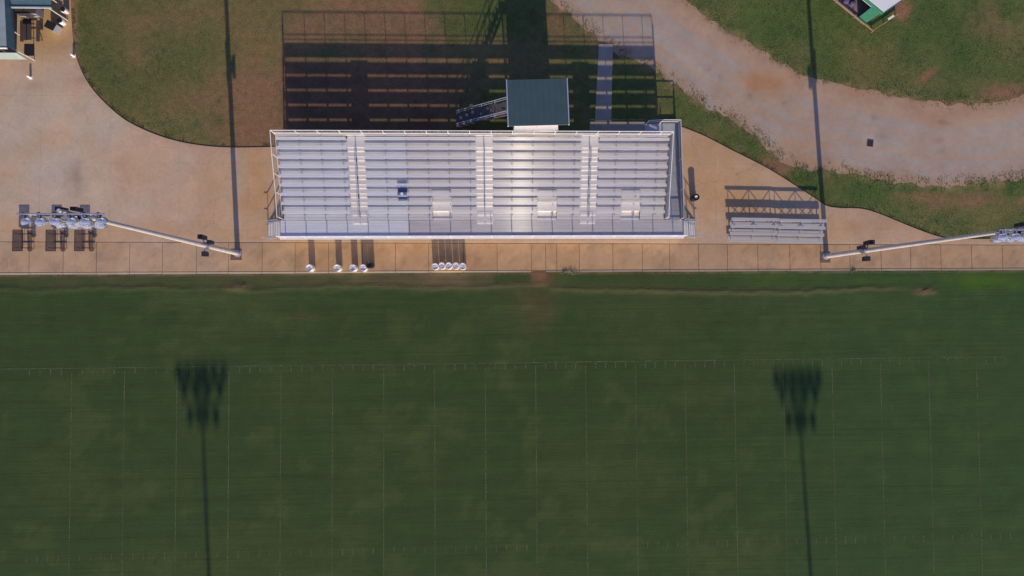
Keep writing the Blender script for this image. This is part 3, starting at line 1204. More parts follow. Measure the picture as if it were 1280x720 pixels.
# frames under the stand
for k, x in enumerate(np.arange(XL + .08, XR + .1, 1.83)):
    f = MB()
    f.tube((x, S1 - .5, dz(1) - .1), (x, sy(ROWS) + .1, dz(ROWS) - .1), .045, n=6)
    for y_, zz in ((WY0 + .1, Z0 - .07), (sy(2), dz(2) - .12), (sy(4), dz(4) - .12), (sy(6), dz(6) - .12), (sy(9), dz(9) - .12)):
        f.tube((x, y_, .05), (x, y_, zz), .04, n=6)
    f.tube((x, sy(6), .3), (x, sy(9), dz(8) - .2), .03, n=6)
    f.tube((x, WY0 + .05, Z0 - .08), (x, WY1, Z0 - .08), .035, n=6)
    f.build('frame', M['galv'], gs)


# end stairs
def stair(xt, sgn):
    st = MB()
    ns = 5
    for i in range(ns):
        z = Z0 - (i + .6) * Z0 / (ns + .4)
        x0_ = xt + sgn * (.27 * i + .05)
        x1_ = xt + sgn * (.27 * (i + 1) - .03)
        a, b = sorted((x0_, x1_))
        st.box(a, b, WY0 + .06, WY1 - .06, z - .04, z)
    o = st.build('stair', M['alu_aisle'], gs)
    hr = MB()
    for y in (WY0 + .02, WY1 - .02):
        A = (xt, y, Z0)
        B = (xt + sgn * 1.32, y, .05)
        hr.tube(A, (A[0], y, Z0 + .92), .026)
        hr.tube(B, (B[0], y, .95), .026)
        hr.tube((A[0], y, Z0 + .92), (B[0], y, .95), .028)
        hr.tube((A[0], y, Z0 + .5), (B[0], y, .5), .022)
        hr.tube((B[0], y, .95), (B[0] + sgn * .28, y, .95), .026)
        mx = (A[0] + B[0]) / 2
        hr.tube((mx, y, .3), (mx, y, 1.33), .022)
        hr.tube((A[0], y, Z0 - .1), (B[0], y, .06), .05, n=6)
    hr.build('handrail', M['galv'], o)


stair(XW0 - .01, -1)
stair(XW1 + .01, 1)

# ramp on the right end: rear landing, slope up to the walkway
RX0, RX1 = XR + .28, XR + 1.62
LY0, LY1 = 15.25, 16.55
LZ_ = .32
rp = MB()
nseg = 9
for i in range(nseg):
    ya = LY0 + (WY1 - LY0) * i / nseg
    yb = LY0 + (WY1 - LY0) * (i + 1) / nseg
    za = LZ_ + (Z0 - LZ_) * i / nseg
    zb = LZ_ + (Z0 - LZ_) * (i + 1) / nseg
    ya2, yb2 = ya - .006, yb + .006
    rp.hexa([(RX0, yb2, zb - .05), (RX1, yb2, zb - .05), (RX1, ya2, za - .05), (RX0, ya2, za - .05)],
            [(RX0, yb2, zb - .002), (RX1, yb2, zb - .002), (RX1, ya2, za - .002), (RX0, ya2, za - .002)])
rp.box(RX0 - .1, RX1, LY0 + .005, LY1, LZ_ - .05, LZ_)
xa_ = G(806, 158, .1).x
rp.hexa([(xa_, LY0 + .01, .06), (RX0 - .11, LY0 + .01, LZ_ - .05), (RX0 - .11, LY1, LZ_ - .05), (xa_, LY1, .06)],
        [(xa_, LY0 + .01, .085), (RX0 - .11, LY0 + .01, LZ_), (RX0 - .11, LY1, LZ_), (xa_, LY1, .085)])
ro = rp.build('ramp', M['alu_ramp'], gs)
g = MB()


def rail_run(g, pts, h, r=.028):
    for p in pts:
        g.tube((p[0], p[1], p[2]), (p[0], p[1], p[2] + h), r)
    for hh_ in (h, h * .52):
        for a, b in zip(pts[:-1], pts[1:]):
            g.tube((a[0], a[1], a[2] + hh_), (b[0], b[1], b[2] + hh_), r)


rail_run(g, [(xa_ + .1, LY1 - .03, .1), (RX0 - .3, LY1 - .03, LZ_), (RX1 - .03, LY1 - .03, LZ_)], 1.05, .034)
rail_run(g, [(RX1 - .03, LY1 - .03, LZ_), (RX1 - .03, 13, LZ_ + .14), (RX1 - .03, 10.2, LZ_ + .33), (RX1 - .03, WY1 + .05, Z0)], 1.05, .034)
rail_run(g, [(RX0 + .02, LY0 - .4, LZ_), (RX0 + .02, 12, LZ_ + .2), (RX0 + .02, WY1 + .1, Z0)], .9, .024)
rail_run(g, [(xa_ + .1, LY0 + .1, .1), (RX0 - .35, LY0 + .1, LZ_)], .9, .024)
g.build('handrail', M['white_alu'], ro)
pn = MB()
prof = [(LY1 - .03, LZ_), (13, LZ_ + .14), (10.2, LZ_ + .33), (WY1 + .05, Z0)]
for (ya, za), (yb, zb) in zip(prof[:-1], prof[1:]):
    pn.add([(RX1 + .012, ya, za - .25), (RX1 + .012, yb, zb - .25), (RX1 + .012, yb, zb + .98), (RX1 + .012, ya, za + .98)], [(0, 1, 2, 3)])
pn.build('side_panel', M['alu_ramp'], ro)

# blanket and cup left on the benches
bx0, bx1 = G(496.5, 244, 1.9).x, G(508.5, 244, 1.9).x
prof = []
y4, y3 = sy(4), sy(3)
z4, z3 = dz(4), dz(3)
prof = [(y4 - .13, z4 + .465), (y4 - .14, z4 + .1), (y4 - .17, z4 + .014), (y4 - .60, z4 + .014), (y3 + .14, z4 + .03), (y3 + .13, z3 + .466), (y3 + .0, z3 + .468), (y3 - .128, z3 + .466), (y3 - .14, z3 + .2), (y3 - .2, z3 + .016), (y3 - .50, z3 + .014)]
bl = MB()
m_ = len(prof)
vs = []
for i in range(5):
    u = i / 4
    xx = bx0 + (bx1 - bx0) * u
    for j, (y, z) in enumerate(prof):
        vs.append((xx + random.uniform(-.02, .02), y + random.uniform(-.015, .015), z + random.uniform(0, .012)))
bl.add(vs, [(i * m_ + j, i * m_ + j + 1, (i + 1) * m_ + j + 1, (i + 1) * m_ + j) for i in range(4) for j in range(m_ - 1)])
o = bl.build('blanket', M['blanket'])
tag(o, 'blue grey blanket spread over two bench rows left of the middle aisle', 'blanket')
cl = G(502.5, 248.5, z3 + .5)
o = MB().lathe([(.001, 0), (.11, 0), (.13, .12), (.12, .13), (.0, .12)], (0, 0, 1), (cl.x, y3 - .0, z3 + .482), 14).build('bowl', M['whiteplastic'], None, True)
tag(o, 'small white bowl lying on the blue grey blanket', 'bowl')

# ------------------------------------------------------------------ press box
pb = thing('press_box', 'flat green roofed press box on legs behind the grandstand', 'press box', (3.6, 16.2, 0), R_(1.6))
PX0, PX1, PY0, PY1 = 1.72, 5.45, 15.02, 17.75
PZ0, PZ1 = 3.55, 6.05
MB().box(PX0, PX1, PY0, PY1, 1.5, PZ1).build('wall', M['boxwall'], pb)
rf = MB()
rf.hexa([(1.18, 14.40, 6.17), (6.02, 14.40, 6.17), (6.02, 18.20, 6.05), (1.18, 18.20, 6.05)],
        [(1.18, 14.40, 6.29), (6.02, 14.40, 6.29), (6.02, 18.20, 6.17), (1.18, 18.20, 6.17)])
rfo = rf.build('roof', M['greenroof'], pb)
for x in (1.10, 6.025):
    tr = MB()
    tr.hexa([(x, 14.38, 6.13), (x + .075, 14.38, 6.13), (x + .075, 18.22, 6.01), (x, 18.22, 6.01)],
            [(x, 14.38, 6.34), (x + .075, 14.38, 6.34), (x + .075, 18.22, 6.22), (x, 18.22, 6.22)])
    tr.build('roof_trim', M['trim'], rfo)
sm = MB()
for k in range(1, 10):
    x = 1.18 + .484 * k
    sm.hexa([(x - .012, 14.41, 6.291), (x + .012, 14.41, 6.291), (x + .012, 18.19, 6.171), (x - .012, 18.19, 6.171)],
            [(x - .012, 14.41, 6.312), (x + .012, 14.41, 6.312), (x + .012, 18.19, 6.192), (x - .012, 18.19, 6.192)])
sm.build('roof_seam', M['greenroof'], rfo)
for x0_, x1_ in ((1.9, 3.5), (3.66, 5.3)):
    wn = MB()
    wn.box(x0_, x1_, PY0 - .05, PY0 - .012, 4.65, 5.7)
    wo = wn.build('window', M['trim'], pb)
    MB().box(x0_ + .06, x1_ - .06, PY0 - .062, PY0 - .052, 4.71, 5.64).build('pane', M['glass'], wo)
lg = MB()
lg.box(PX0, (PX0 + PX1) / 2 - .012, PY0 - .34, PY0 - .012, 3.95, 4.06)
lg.box((PX0 + PX1) / 2 + .012, PX1, PY0 - .34, PY0 - .012, 3.95, 4.06)
lg.box(PX0 + .03, PX1 - .03, PY0 - .10, PY0 - .012, 3.55, 3.94)
lg.build('ledge', M['white_alu'], pb)
MB().box(PX0 - .04, PX0 - .005, 16.1, 17.1, PZ0 + .02, PZ0 + 2.05).build('door', M['cabinet'], pb)
for x in (PX0 + .12, PX1 - .12):
    for y in (PY0 + .2, PY1 - .12):
        MB().box(x - .09, x + .09, y - .09, y + .09, 0, 1.498).build('leg', M['galv'], pb)


# stairs to the press box
ST0, ST1, SYc, SW = -3.35, 1.3, 16.80, .58
sb = thing('staircase', 'metal staircase with handrails climbing to the green roofed press box', 'staircase', (-1.0, SYc, 0))
ns = 17
for i in range(ns):
    z = PZ0 * (i + 1) / ns
    x = ST0 + (ST1 - ST0) * (i + .5) / ns
    MB().box(x - .135, x + .115, SYc - SW + .03, SYc + SW - .03, z - .04, z).build('tread', M['tread'], sb)
for s in (-1, 1):
    y = SYc + s * SW
    h = MB()
    A, B = Vector((ST0, y, .0)), Vector((ST1, y, PZ0))
    for hgt, rr in ((1.0, .032), (.55, .024)):
        h.tube(A + Vector((0, 0, hgt)), B + Vector((0, 0, hgt)), rr)
    for k in range(5):
        p = A.lerp(B, k / 4)
        h.tube(p, p + Vector((0, 0, 1.0)), .026)
    h.build('handrail', M['galv'], sb)
    d = MB()
    d.hexa([(ST0 - .1, y - .02, 0), (ST0 + .2, y - .02, 0), (ST1, y - .02, PZ0 - .22), (ST1, y - .02, PZ0 - .0)],
           [(ST0 - .1, y + .02, 0), (ST0 + .2, y + .02, 0), (ST1, y + .02, PZ0 - .22), (ST1, y + .02, PZ0 - .0)])
    d.build('stringer', M['tread'], sb)
lan = MB().box(ST1 + .01, PX0 - .05, SYc - SW, SYc + SW, PZ0 - .06, PZ0)
lan.build('landing', M['galv'], sb)
for s in (-1, 1):
    MB().tube((ST1 + .06, SYc + s * (SW - .05), 0), (ST1 + .06, SYc + s * (SW - .05), PZ0 - .06), .05).build('leg', M['galv'], sb)


# ------------------------------------------------------------------ light poles
def floodlight(parent, p, yawj):
    d = Vector((math.sin(yawj), -math.cos(yawj), -0.55)).normalized()
    fl = MB()
    prof = [(.001, -.02), (.10, -.01), (.18, .03), (.25, .10), (.295, .19), (.31, .29), (.325, .30), (.31, .305), (.285, .29), (.27, .2), (.22, .11), (.1, .02), (.001, .01)]
    fl.lathe(prof, d, p, 20)
    o = fl.build('floodlight', M['reflector'], parent, True)
    hs = MB()
    hs.lathe([(.001, -.30), (.075, -.30), (.085, -.27), (.085, -.06), (.07, -.03), (.001, -.025)], d, p, 12)
    hs.build('lamp_housing', M['dark'], o, True)
    bk = MB()
    q0 = Vector(p) - d * .25
    bk.tube(q0 + Vector((-.11, 0, 0)), Vector((p[0] - .11, p[1] + .18, p[2] + .16)), .018, n=6)
    bk.tube(q0 + Vector((.11, 0, 0)), Vector((p[0] + .11, p[1] + .18, p[2] + .16)), .018, n=6)
    bk.build('mounting_bracket', M['white_alu'], o)


def speaker(parent, c, h=.9, w0=.15, w1=.20):
    m = MB()
    x, y, z = c
    m.hexa([(x - w0, y - w0, z - h / 2), (x + w0, y - w0, z - h / 2), (x + w0, y + w0, z - h / 2), (x - w0, y + w0, z - h / 2)],
           [(x - w1, y - w0, z + h / 2 - .1), (x + w1, y - w0, z + h / 2), (x + w1, y + w1, z + h / 2), (x - w1, y + w1, z + h / 2 - .1)])
    return m.build('loudspeaker', M['dark'], parent)


def light_pole(loc, top, label, spk):
    B = Vector(loc)
    T = Vector(top)
    L = thing('light_pole', label, 'light pole', B, 0, 'floodlight poles around the field')
    MB().tube(B + Vector((0, 0, .02)), T, .225, .10, n=20).build('pole', M['pole'], L, True)
    bp = MB()
    bp.lathe([(.001, .0), (.36, .0), (.36, .05), (.24, .055), (.24, .3), (.001, .3)], (0, 0, 1), B, 20)
    bp.build('base_plate', M['galv'], L)
    fd = MB().box(B.x - .62, B.x + .36, B.y - .62, B.y + .36, B.z + .003, B.z + .022)
    fd.build('footing', M['soil'], L)
    axis_ = (T - B).normalized()

    def onpole(z):
        return B + (T - B) * ((z - B.z) / (T.z - B.z))
    for zz, xs_ in ((T.z - .15, (-1.98, -1.19, -.40, .40, 1.19, 1.98)), (T.z - .62, (-1.55, -.55, .55, 1.55)), (T.z - 1.42, (-1.1, -.37, .37, 1.1))):
        p = onpole(zz)
        hw = max(xs_) + .3
        MB().box(p.x - hw, p.x + hw, p.y - .20, p.y - .12, p.z - .045, p.z + .045).build('crossarm', M['galv'], L)
        for k, dx in enumerate(xs_):
            floodlight(L, (p.x + dx, p.y - .34, p.z - .16), random.uniform(-.35, .35))
    p = onpole(T.z - .75)
    for dx in (-.40, .40):
        b_ = MB()
        b_.box(p.x + dx - .15, p.x + dx + .15, p.y + .10, p.y + .30, p.z - .30, p.z + .30)
        b_.build('ballast_box', M['darkrust'], L)
    vb = MB()
    for s in (-1, 1):
        a_ = onpole(T.z - .15)
        b_ = onpole(T.z - 1.25)
        vb.tube((a_.x + s * 1.7, a_.y - .18, a_.z), (b_.x + s * .25, b_.y - .12, b_.z), .035)
    vb.build('brace', M['pole'], L)
    if spk:
        p = onpole(5.6)
        bk = MB()
        bk.tube(p - axis_ * .12, p + axis_ * .12, .26, n=16)
        s = spk
        bk.tube(p, (p.x - s * .12, p.y + .62, p.z + .1), .045)
        bk.tube(p, (p.x + s * .35, p.y + .20, p.z), .045)
        bk.tube(p, (p.x - s * .05, p.y - .7, p.z), .045)
        bk.build('speaker_bracket', M['galv'], L)
        speaker(L, (p.x - s * .12, p.y + .62, p.z + .15), .95)
        speaker(L, (p.x + s * .40, p.y + .24, p.z - .05), .70, .14, .17)
        speaker(L, (p.x - s * .02, p.y - .70, p.z - .10), .50, .17, .22)
    return L


ptl, ptr = G(73, 263, 20.4), G(1301, 283, 20.4)
bl_, br_ = G(297, 316.5, PZ), G(1033, 320, PZ)
light_pole(bl_, ptl, 'tall floodlight pole left of the grandstand, lamps above the mesh tables', 1)
light_pole(br_, ptr, 'tall floodlight pole right of the small portable bleachers', -1)
LSH = 1 / math.tan(el)
for (px, py, lab) in ((250, 446, 'far side floodlight pole casting the left shadow on the field'), (995, 454, 'far side floodlight pole casting the right shadow on the field')):
    h_ = G(px, py)
    zt_ = 20.6
    bx, by = h_.x + math.tan(R_(180 - SUN_AZ)) * zt_ * LSH * 1.0, h_.y - zt_ * LSH * math.cos(R_(180 - SUN_AZ))
    # the far lamps look back towards the field, so turn the pole round
    L = light_pole((0, 0, 0.012), (0, 0, 20.4), lab, 0)
    L.location = (bx, by, .012)
    L.rotation_euler = (0, 0, math.pi)


# ------------------------------------------------------------------ bins
def barrel(loc, label, mat, lmat, group):
    b = thing('trash_barrel', label, 'trash barrel', loc, random.uniform(0, 6), group)
    x, y, z = loc
    kk = 0.55 if 'white liner' in label else 1.0
    prof = [(.001, 0), (.28, 0), (.285, .02), (.285, .28), (.297, .30), (.285, .32), (.285, .58), (.297, .60), (.285, .62), (.285, .86), (.30, .875), (.30, .895), (.272, .895), (.272, .62)]
    MB().lathe(prof, (0, 0, 1), loc, 28).build('body', mat, b, True)
    lf = MB()
    n = 20
    vs = []
    rings = [(.272, .885), (.25, .878), (.19, .86), (.11, .85), (.03, .845)]
    for k, (r, h) in enumerate(rings):
        for i in range(n):
            t = 2 * math.pi * i / n
            rr = kk * r * (1 + (random.uniform(-.12, .12) if 0 < k else 0))
            vs.append((x + rr * math.cos(t), y + rr * math.sin(t), z + h + (random.uniform(-.035, .035) if k else 0)))
    lf.add(vs, [(k * n + i, k * n + (i + 1) % n, (k + 1) * n + (i + 1) % n, (k + 1) * n + i) for k in range(len(rings) - 1) for i in range(n)] + [tuple((len(rings) - 1) * n + i for i in range(n))])
    lf.build('liner', lmat, b, True)
    return b


GRP = 'trash barrels standing along the edge of the walkway'
for px, lab in ((390.5, 'leftmost white trash barrel standing alone by the field edge'),
                (424.5, 'second lone white trash barrel from the left by the field edge'),
                (444, 'white trash barrel between the lone barrels and the one beside the black barrel'),
                (456.5, 'white trash barrel right beside the black barrel'),
                (545, 'left end barrel in the tight row of five white barrels'),
                (553.5, 'second barrel from the left in the row of five white barrels'),
                (562, 'middle barrel in the tight row of five white barrels'),
                (570.5, 'second barrel from the right in the row of five white barrels'),
                (579, 'right end barrel in the tight row of five white barrels')):
    p = G(px, 335.5 if px < 500 else 333.5 + random.uniform(-.5, .5), PZ)
    barrel(p, lab, M['whiteplastic'], M['liner'], GRP)
barrel(G(464.5, 332, PZ), 'black trash barrel at the right end of the spaced white barrels', M['blackplastic'], M['blackplastic'], GRP)
barrel(G(866, 248.5, PZ), 'black trash barrel with white liner on the pavement right of the ramp', M['blackplastic'], M['whiteplastic'], 'trash barrels beside the ramp')


# ------------------------------------------------------------------ portable bleachers
def portable(loc, rz, label):
    t = thing('portable_bleacher', label, 'bleacher', (0, 0, 0), 0, 'small portable bleachers on the pavement')
    L = 4.42
    for r in range(4):
        y, z = r * .62, .43 + .205 * r
        s = MB().box(-L / 2, L / 2, y, y + .13, z - .04, z).box(-L / 2, L / 2, y + .134, y + .265, z - .04, z - .002)
        s.build('seat', M['alu_old'], t)
        if r:
            f = MB()
            zf = z - .43
            lo = -.345 if r != 2 else -.28
            f.box(-L / 2, L / 2, y + lo, y - .178, zf - .03, zf + .01)
            f.box(-L / 2, L / 2, y - .173, y - .012, zf - .03, zf + .008)
            f.build('footboard', M['alu_old'], t)
    for x in (-L / 2 + .25, 0, L / 2 - .25):
        f = MB()
        for r in range(4):
            y, z = r * .62 + .12, .43 + .205 * r
            f.box(x - .025, x + .025, y - .03, y + .03, .0, z - .042)
        f.tube((x, 0.0, .05), (x, 2.15, .05), .03, n=6)
        f.tube((x, .12, .34), (x, 1.98, .96), .025, n=6)
        f.build('frame', M['galv'], t)
    br = MB()
    xs_ = (-L / 2 + .25, 0, L / 2 - .25)
    for y, zt_ in ((1.98, .98), (1.36, .76)):
        for a, b in zip(xs_[:-1], xs_[1:]):
            br.tube((a, y, .08), (b, y, zt_), .022, n=6)
            br.tube((b, y + .03, .08), (a, y + .03, zt_), .022, n=6)
    br.build('brace', M['galv'], t)
    t.location = loc
    t.rotation_euler = (0, 0, rz)
    return t


pl_, pr_ = G(940.5, 302.5, .43), G(999, 304, .43)
t0 = portable((pl_.x, pl_.y, PZ), R_(-.9), 'left unit of the two silver portable bleachers on the pavement')
dup(t0, (pr_.x, pr_.y, PZ), R_(-1.0), 'right unit of the two silver portable bleachers, nearest the light pole')


# ------------------------------------------------------------------ mesh tables
def mesh_table(label):
    t = thing('mesh_table', label, 'table', (0, 0, 0), 0, 'black steel mesh tables in a row on the pavement')

    def grating(x0, x1, y0, y1, z, nb, across, loop):
        m = MB()
        if loop:
            pts = []
            rx, c = (x1 - x0) / 2, (x0 + x1) / 2
            for k in range(17):
                a = math.pi * k / 8
                pts.append((c + rx * math.cos(a), (y1 - rx if math.sin(a) >= 0 else y0 + rx) + rx * math.sin(a), z))
            m.path(pts, .024, 6)
        else:
            m.path([(x0, y0, z), (x1, y0, z), (x1, y1, z), (x0, y1, z), (x0, y0, z)], .026, 6)
        for k in range(1, nb):
            x = x0 + (x1 - x0) * k / nb
            m.box(x - .009, x + .009, y0 + .03, y1 - .03, z - .006, z + .004)
        for k in range(1, across):
            y = y0 + (y1 - y0) * k / across
            m.box(x0 + .02, x1 - .02, y - .009, y + .009, z - .014, z - .007)
        return m
    grating(-.42, .42, -.93, .93, .76, 20, 40, False).build('tabletop', M['darkrust'], t)
    grating(.62, 1.02, -.93, .93, .45, 9, 30, True).build('bench', M['darkrust'], t)
    f = MB()
    for y in (-.62, .62):
        f.tube((-.25, y, .74), (-.3, y, .0), .03, n=6)
        f.tube((.25, y, .74), (.3, y, .0), .03, n=6)
        f.tube((-.3, y, .2), (.82, y, .2), .028, n=6)
        f.tube((.82, y, .43), (.82, y, .0), .03, n=6)
        f.tube((.25, y, .5), (.82, y, .40), .028, n=6)
    f.tube((.0, -.62, .2), (.0, .62, .2), .02, n=6)
    f.build('frame', M['darkrust'], t)
    return t


labs = ['black mesh table with attached bench, under the outermost floodlights', 'middle black mesh table with attached bench, below the floodlights', 'black mesh table with attached bench, nearest the light pole shaft']
t0 = None
for px, lab in zip((22, 63.5, 99.3), labs):
    p = G(px, 300.5, .81)
    p.z = PZ
    if t0 is None:
        t0 = mesh_table(lab)
        t0.location = p
    else:
        dup(t0, p, R_(random.uniform(-1, 1)), lab)

# ------------------------------------------------------------------ concession building (top left)
cb = thing('concession_stand', 'pale roofed concession stand with teal eaves and porch posts', 'building', G(5, 40, 0))
EZ = 2.85
a0, a1 = G(9, -90, EZ), G(18.5, 62.5, EZ)
b0, b1 = G(1.5, -90, 3.45), G(8.3, 57.5, 3.45)
lx = -75
rf = MB().prism([(lx, b0.y), (b0.x, b0.y), (b1.x, b1.y), (lx, b1.y - .1)], 3.40, 3.46)
ro = rf.build('roof', M['palegreen'], cb)
ev = MB()
ev.add([b0 + Vector((0, 0, -.01)), b1 + Vector((0, 0, -.01)), a1, a0, b0 + Vector((0, 0, -.12)), b1 + Vector((0, 0, -.12)), a1 + Vector((0, 0, -.1)), a0 + Vector((0, 0, -.1))],
       [(0, 1, 2, 3), (4, 7, 6, 5), (3, 2, 6, 7), (1, 5, 6, 2)])
ev.build('eave', M['teal'], ro)
MB().box(lx, b1.x + .02, b1.y - .22, b1.y - .12, 3.36, 3.50).build('roof_trim', M['white_alu'], ro)
# front counter under the southern edge
w0 = G(1, 66, 1.0)
wl = MB()
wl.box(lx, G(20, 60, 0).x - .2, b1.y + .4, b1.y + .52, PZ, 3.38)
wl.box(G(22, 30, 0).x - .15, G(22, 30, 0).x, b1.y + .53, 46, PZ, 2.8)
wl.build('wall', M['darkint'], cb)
ap = MB()
c0, c1 = G(-40, 62, 2.5), G(20, 66, 2.5)
d0, d1 = G(-40, 75.5, 2.1), G(33, 74, 2.1)
ap.add([(lx, c1.y, 2.5), (c1.x, c1.y, 2.5), (d1.x, d1.y, 2.1), (lx, d1.y, 2.1), (lx, c1.y, 2.44), (c1.x, c1.y, 2.44), (d1.x, d1.y, 2.04), (lx, d1.y, 2.04)], [(0, 1, 2, 3), (4, 7, 6, 5), (2, 6, 7, 3), (1, 5, 6, 2)])
ap.build('awning', M['palegreen'], cb)
# ribbed teal porch roof
pz = 2.9
p0, p1 = G(6, 11.5, pz), G(64.5, 9, pz)
pr = MB()
ny_ = 14
yb_ = p1.y + 9
step_ = 9 / ny_
for i in range(ny_):
    y0, y1 = p1.y + i * step_, p1.y + (i + 1) * step_ - .16
    z = pz + i * .09
    pr.hexa([(p0.x, y0, z - .05), (p1.x, y0, z - .05), (p1.x, y1, z + .03), (p0.x, y1, z + .03)],
            [(p0.x, y0, z), (p1.x, y0, z), (p1.x, y1, z + .08), (p0.x, y1, z + .08)])
    pr.box(p0.x, p1.x, y1 + .005, y1 + .155, z + .06, z + .13)
pro = pr.build('porch_roof', M['teal'], cb)
MB().box(p0.x + .3, p1.x + .02, p1.y - .10, p1.y - .005, pz - .06, pz + .10).build('roof_trim', M['palegreen'], pro)
for px, py, h in ((84.5, 25.5, 2.84), (28, 45.5, 2.74), (43, 75, 2.74), (72.5, 4, 2.84)):
    p = G(px, py, PZ)
    MB().box(p.x - .035, p.x + .035, p.y - .035, p.y + .035, PZ, h).build('post', M['white_alu'], cb)

# things under and around the porch
p = G(41, 18, .5)
cbx = thing('metal_cabinet', 'grey metal cabinet standing under the teal porch roof', 'cabinet', (p.x, p.y, PZ))
MB().box(p.x - 1.1, p.x + .6, p.y - .15, p.y + .55, PZ + .05, 1.0).build('body', M['cabinet'], cbx)
MB().box(p.x - 1.12, p.x + .62, p.y - .18, p.y + .58, 1.003, 1.05).build('lid', M['dark_shade_wood'], cbx)
MB().box(p.x - 1.08, p.x - .26, p.y - .175, p.y - .155, .15, .95).build('door', M['cabinet'], cbx)
MB().box(p.x - .24, p.x + .58, p.y - .175, p.y - .155, .15, .95).build('door', M['cabinet'], cbx)


def picnic(loc, rz, label):
    t = thing('picnic_table', label, 'table', (0, 0, 0))
    m = MB()
    for k in range(5):
        m.box(-.37 + .15 * k, -.37 + .15 * k + .14, -.95, .95, .71, .75)
    m.build('tabletop', M['dark_shade_wood'], t)
    for s in (-1, 1):
        m = MB()
        for k in range(2):
            x = s * .70 - .14 + .15 * k
            m.box(x, x + .14, -.95, .95, .42, .46)
        m.build('bench', M['dark_shade_wood'], t)
    f = MB()
    for y in (-.65, .65):
        f.tube((-.75, y, .0), (-.2, y, .7), .035, n=6)
        f.tube((.75, y, .0), (.2, y, .7), .035, n=6)
        f.tube((-.8, y, .39), (.8, y, .39), .03, n=6)
    f.build('frame', M['dark'], t)
    t.location = loc
    t.rotation_euler = (0, 0, rz)
    return t


p = G(36, 38, .6)
picnic((p.x, p.y, PZ), R_(1), 'timber picnic table coloured dark for shade beside the concession stand')
p = G(30, 62, .2)
o = MB().box(p.x - .1, p.x + .75, p.y - .5, p.y + .55, PZ + .003, PZ + .02).build('dark_sheet', M['dark'])  # thin dark rectangle lying flat by the porch post
tag(o, 'thin dark sheet on the pavement by the porch post', 'mat')
p = G(66.5, 34, .5)
bn = thing('storage_bin', 'tilted grey box bin with dark top on the porch pavement', 'bin', (p.x, p.y, PZ), R_(-28))
q0 = Vector(bn.location)
MB().box(q0.x - .42, q0.x + .42, q0.y - .32, q0.y + .32, PZ + .01, .82).build('body', M['cabinet'], bn)
MB().box(q0.x - .44, q0.x + .44, q0.y - .34, q0.y + .34, .823, .87).build('lid', M['dark'], bn)
for px, py, lab in ((75.5, 26, 'white rounded drum beside the porch post, lower of two'), (79, 12, 'white rounded drum beside the porch post, upper of two')):
    p = G(px, py, PZ + .4)
    p.z = PZ
    t = thing('water_drum', lab, 'drum', p, 0, 'white drums by the porch')
    MB().lathe([(.001, 0), (.24, 0), (.26, .03), (.26, .42), (.23, .46), (.001, .465)], (0, 0, 1), p, 20).build('body', M['whiteplastic'], t, True)
    MB().lathe([(.001, .466), (.22, .467), (.22, .50), (.001, .51)], (0, 0, 1), p, 20).build('lid', M['dark'], t, True)
for px, py, h, lab in ((38.5, 97, .42, 'short white bollard on the open pavement below the concession stand'), (92.5, 70, .40, 'short white bollard at the grass edge of the pavement')):
    p = G(px, py, PZ)
    t = thing('bollard', lab, 'bollard', p, 0, 'short white bollards')
    MB().lathe([(.001, 0), (.1, 0), (.1, h - .04), (.07, h), (.001, h)], (0, 0, 1), p, 14).build('post', M['whiteplastic'], t, True)
    MB().box(p.x - .16, p.x + .16, p.y - .16, p.y + .16, PZ, PZ + .02).build('base_plate', M['white_alu'], t)

# ------------------------------------------------------------------ dugout (top right)
dg = thing('dugout', 'open fronted dugout with white roof and green end wall', 'dugout', G(1085, 10))
fa_, fb_ = G(1077, 26.5), G(1073, 23)
u = (G(1040, 0) - G(1089, 40)).xy.normalized()
v_ = (G(1118, 20) - G(1089, 40)).xy.normalized()
c0 = G(1081, 30).xy


def P3(a, b, z):
    q = c0 + u * a + v_ * b
    return Vector((q.x, q.y, z))


def slab(a0, a1, b0, b1, z0, z1):
    return MB().hexa([P3(a0, b0, z0), P3(a1, b0, z0), P3(a1, b1, z0), P3(a0, b1, z0)],
                     [P3(a0, b0, z1), P3(a1, b0, z1), P3(a1, b1, z1), P3(a0, b1, z1)])


LN = 11.0
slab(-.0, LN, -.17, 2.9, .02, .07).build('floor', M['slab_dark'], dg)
slab(0.0, .88, 0, .10, .075, 2.1).build('front_wall', M['green'], dg)
slab(-.005, .10, .105, 2.8, .075, 2.25).build('end_wall', M['green'], dg)
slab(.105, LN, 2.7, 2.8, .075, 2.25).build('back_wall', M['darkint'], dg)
ro = slab(-.22, LN, -.02, 3.1, 2.36, 2.42).build('roof', M['whiteroof'], dg)
slab(-.25, LN, -.12, -.025, 2.10, 2.40).build('roof_trim', M['green'], ro)
slab(-.26, -.225, -.02, 3.1, 2.33, 2.44).build('roof_trim', M['green'], ro)
slab(.9, LN, -.02, .08, 1.95, 2.09).build('header_beam', M['white_alu'], dg)
for a in (3.9, 6.9, 9.9):
    slab(a, a + .12, 0, .1, .075, 1.94).build('post', M['green'], dg)
be = slab(1.2, LN, 1.9, 2.35, .46, .52).build('bench', M['dark_shade_wood'], dg)
for k, (a, b) in enumerate(((1.75, .1), (2.3, -.1))):
    q = P3(a + .6, b + .5, .08)
    m = MB().lathe([(.001, 0), (.24, .02), (.3, .16), (.26, .34), (.14, .42), (.001, .43)], (0, 0, 1), q, 12)
    o = m.build('equipment_bag', M['purple'], None, True)
    tag(o, ('purple equipment bag at the dugout front, nearer the green wall', 'purple equipment bag at the dugout front, farther from the green wall')[k], 'bag', 'purple bags in the dugout')
# timber rail fence
cp = G(1089, 40).xy
ff = thing('rail_fence', 'low timber rail fence turning a corner in front of the dugout', 'fence', (cp.x, cp.y, 0))


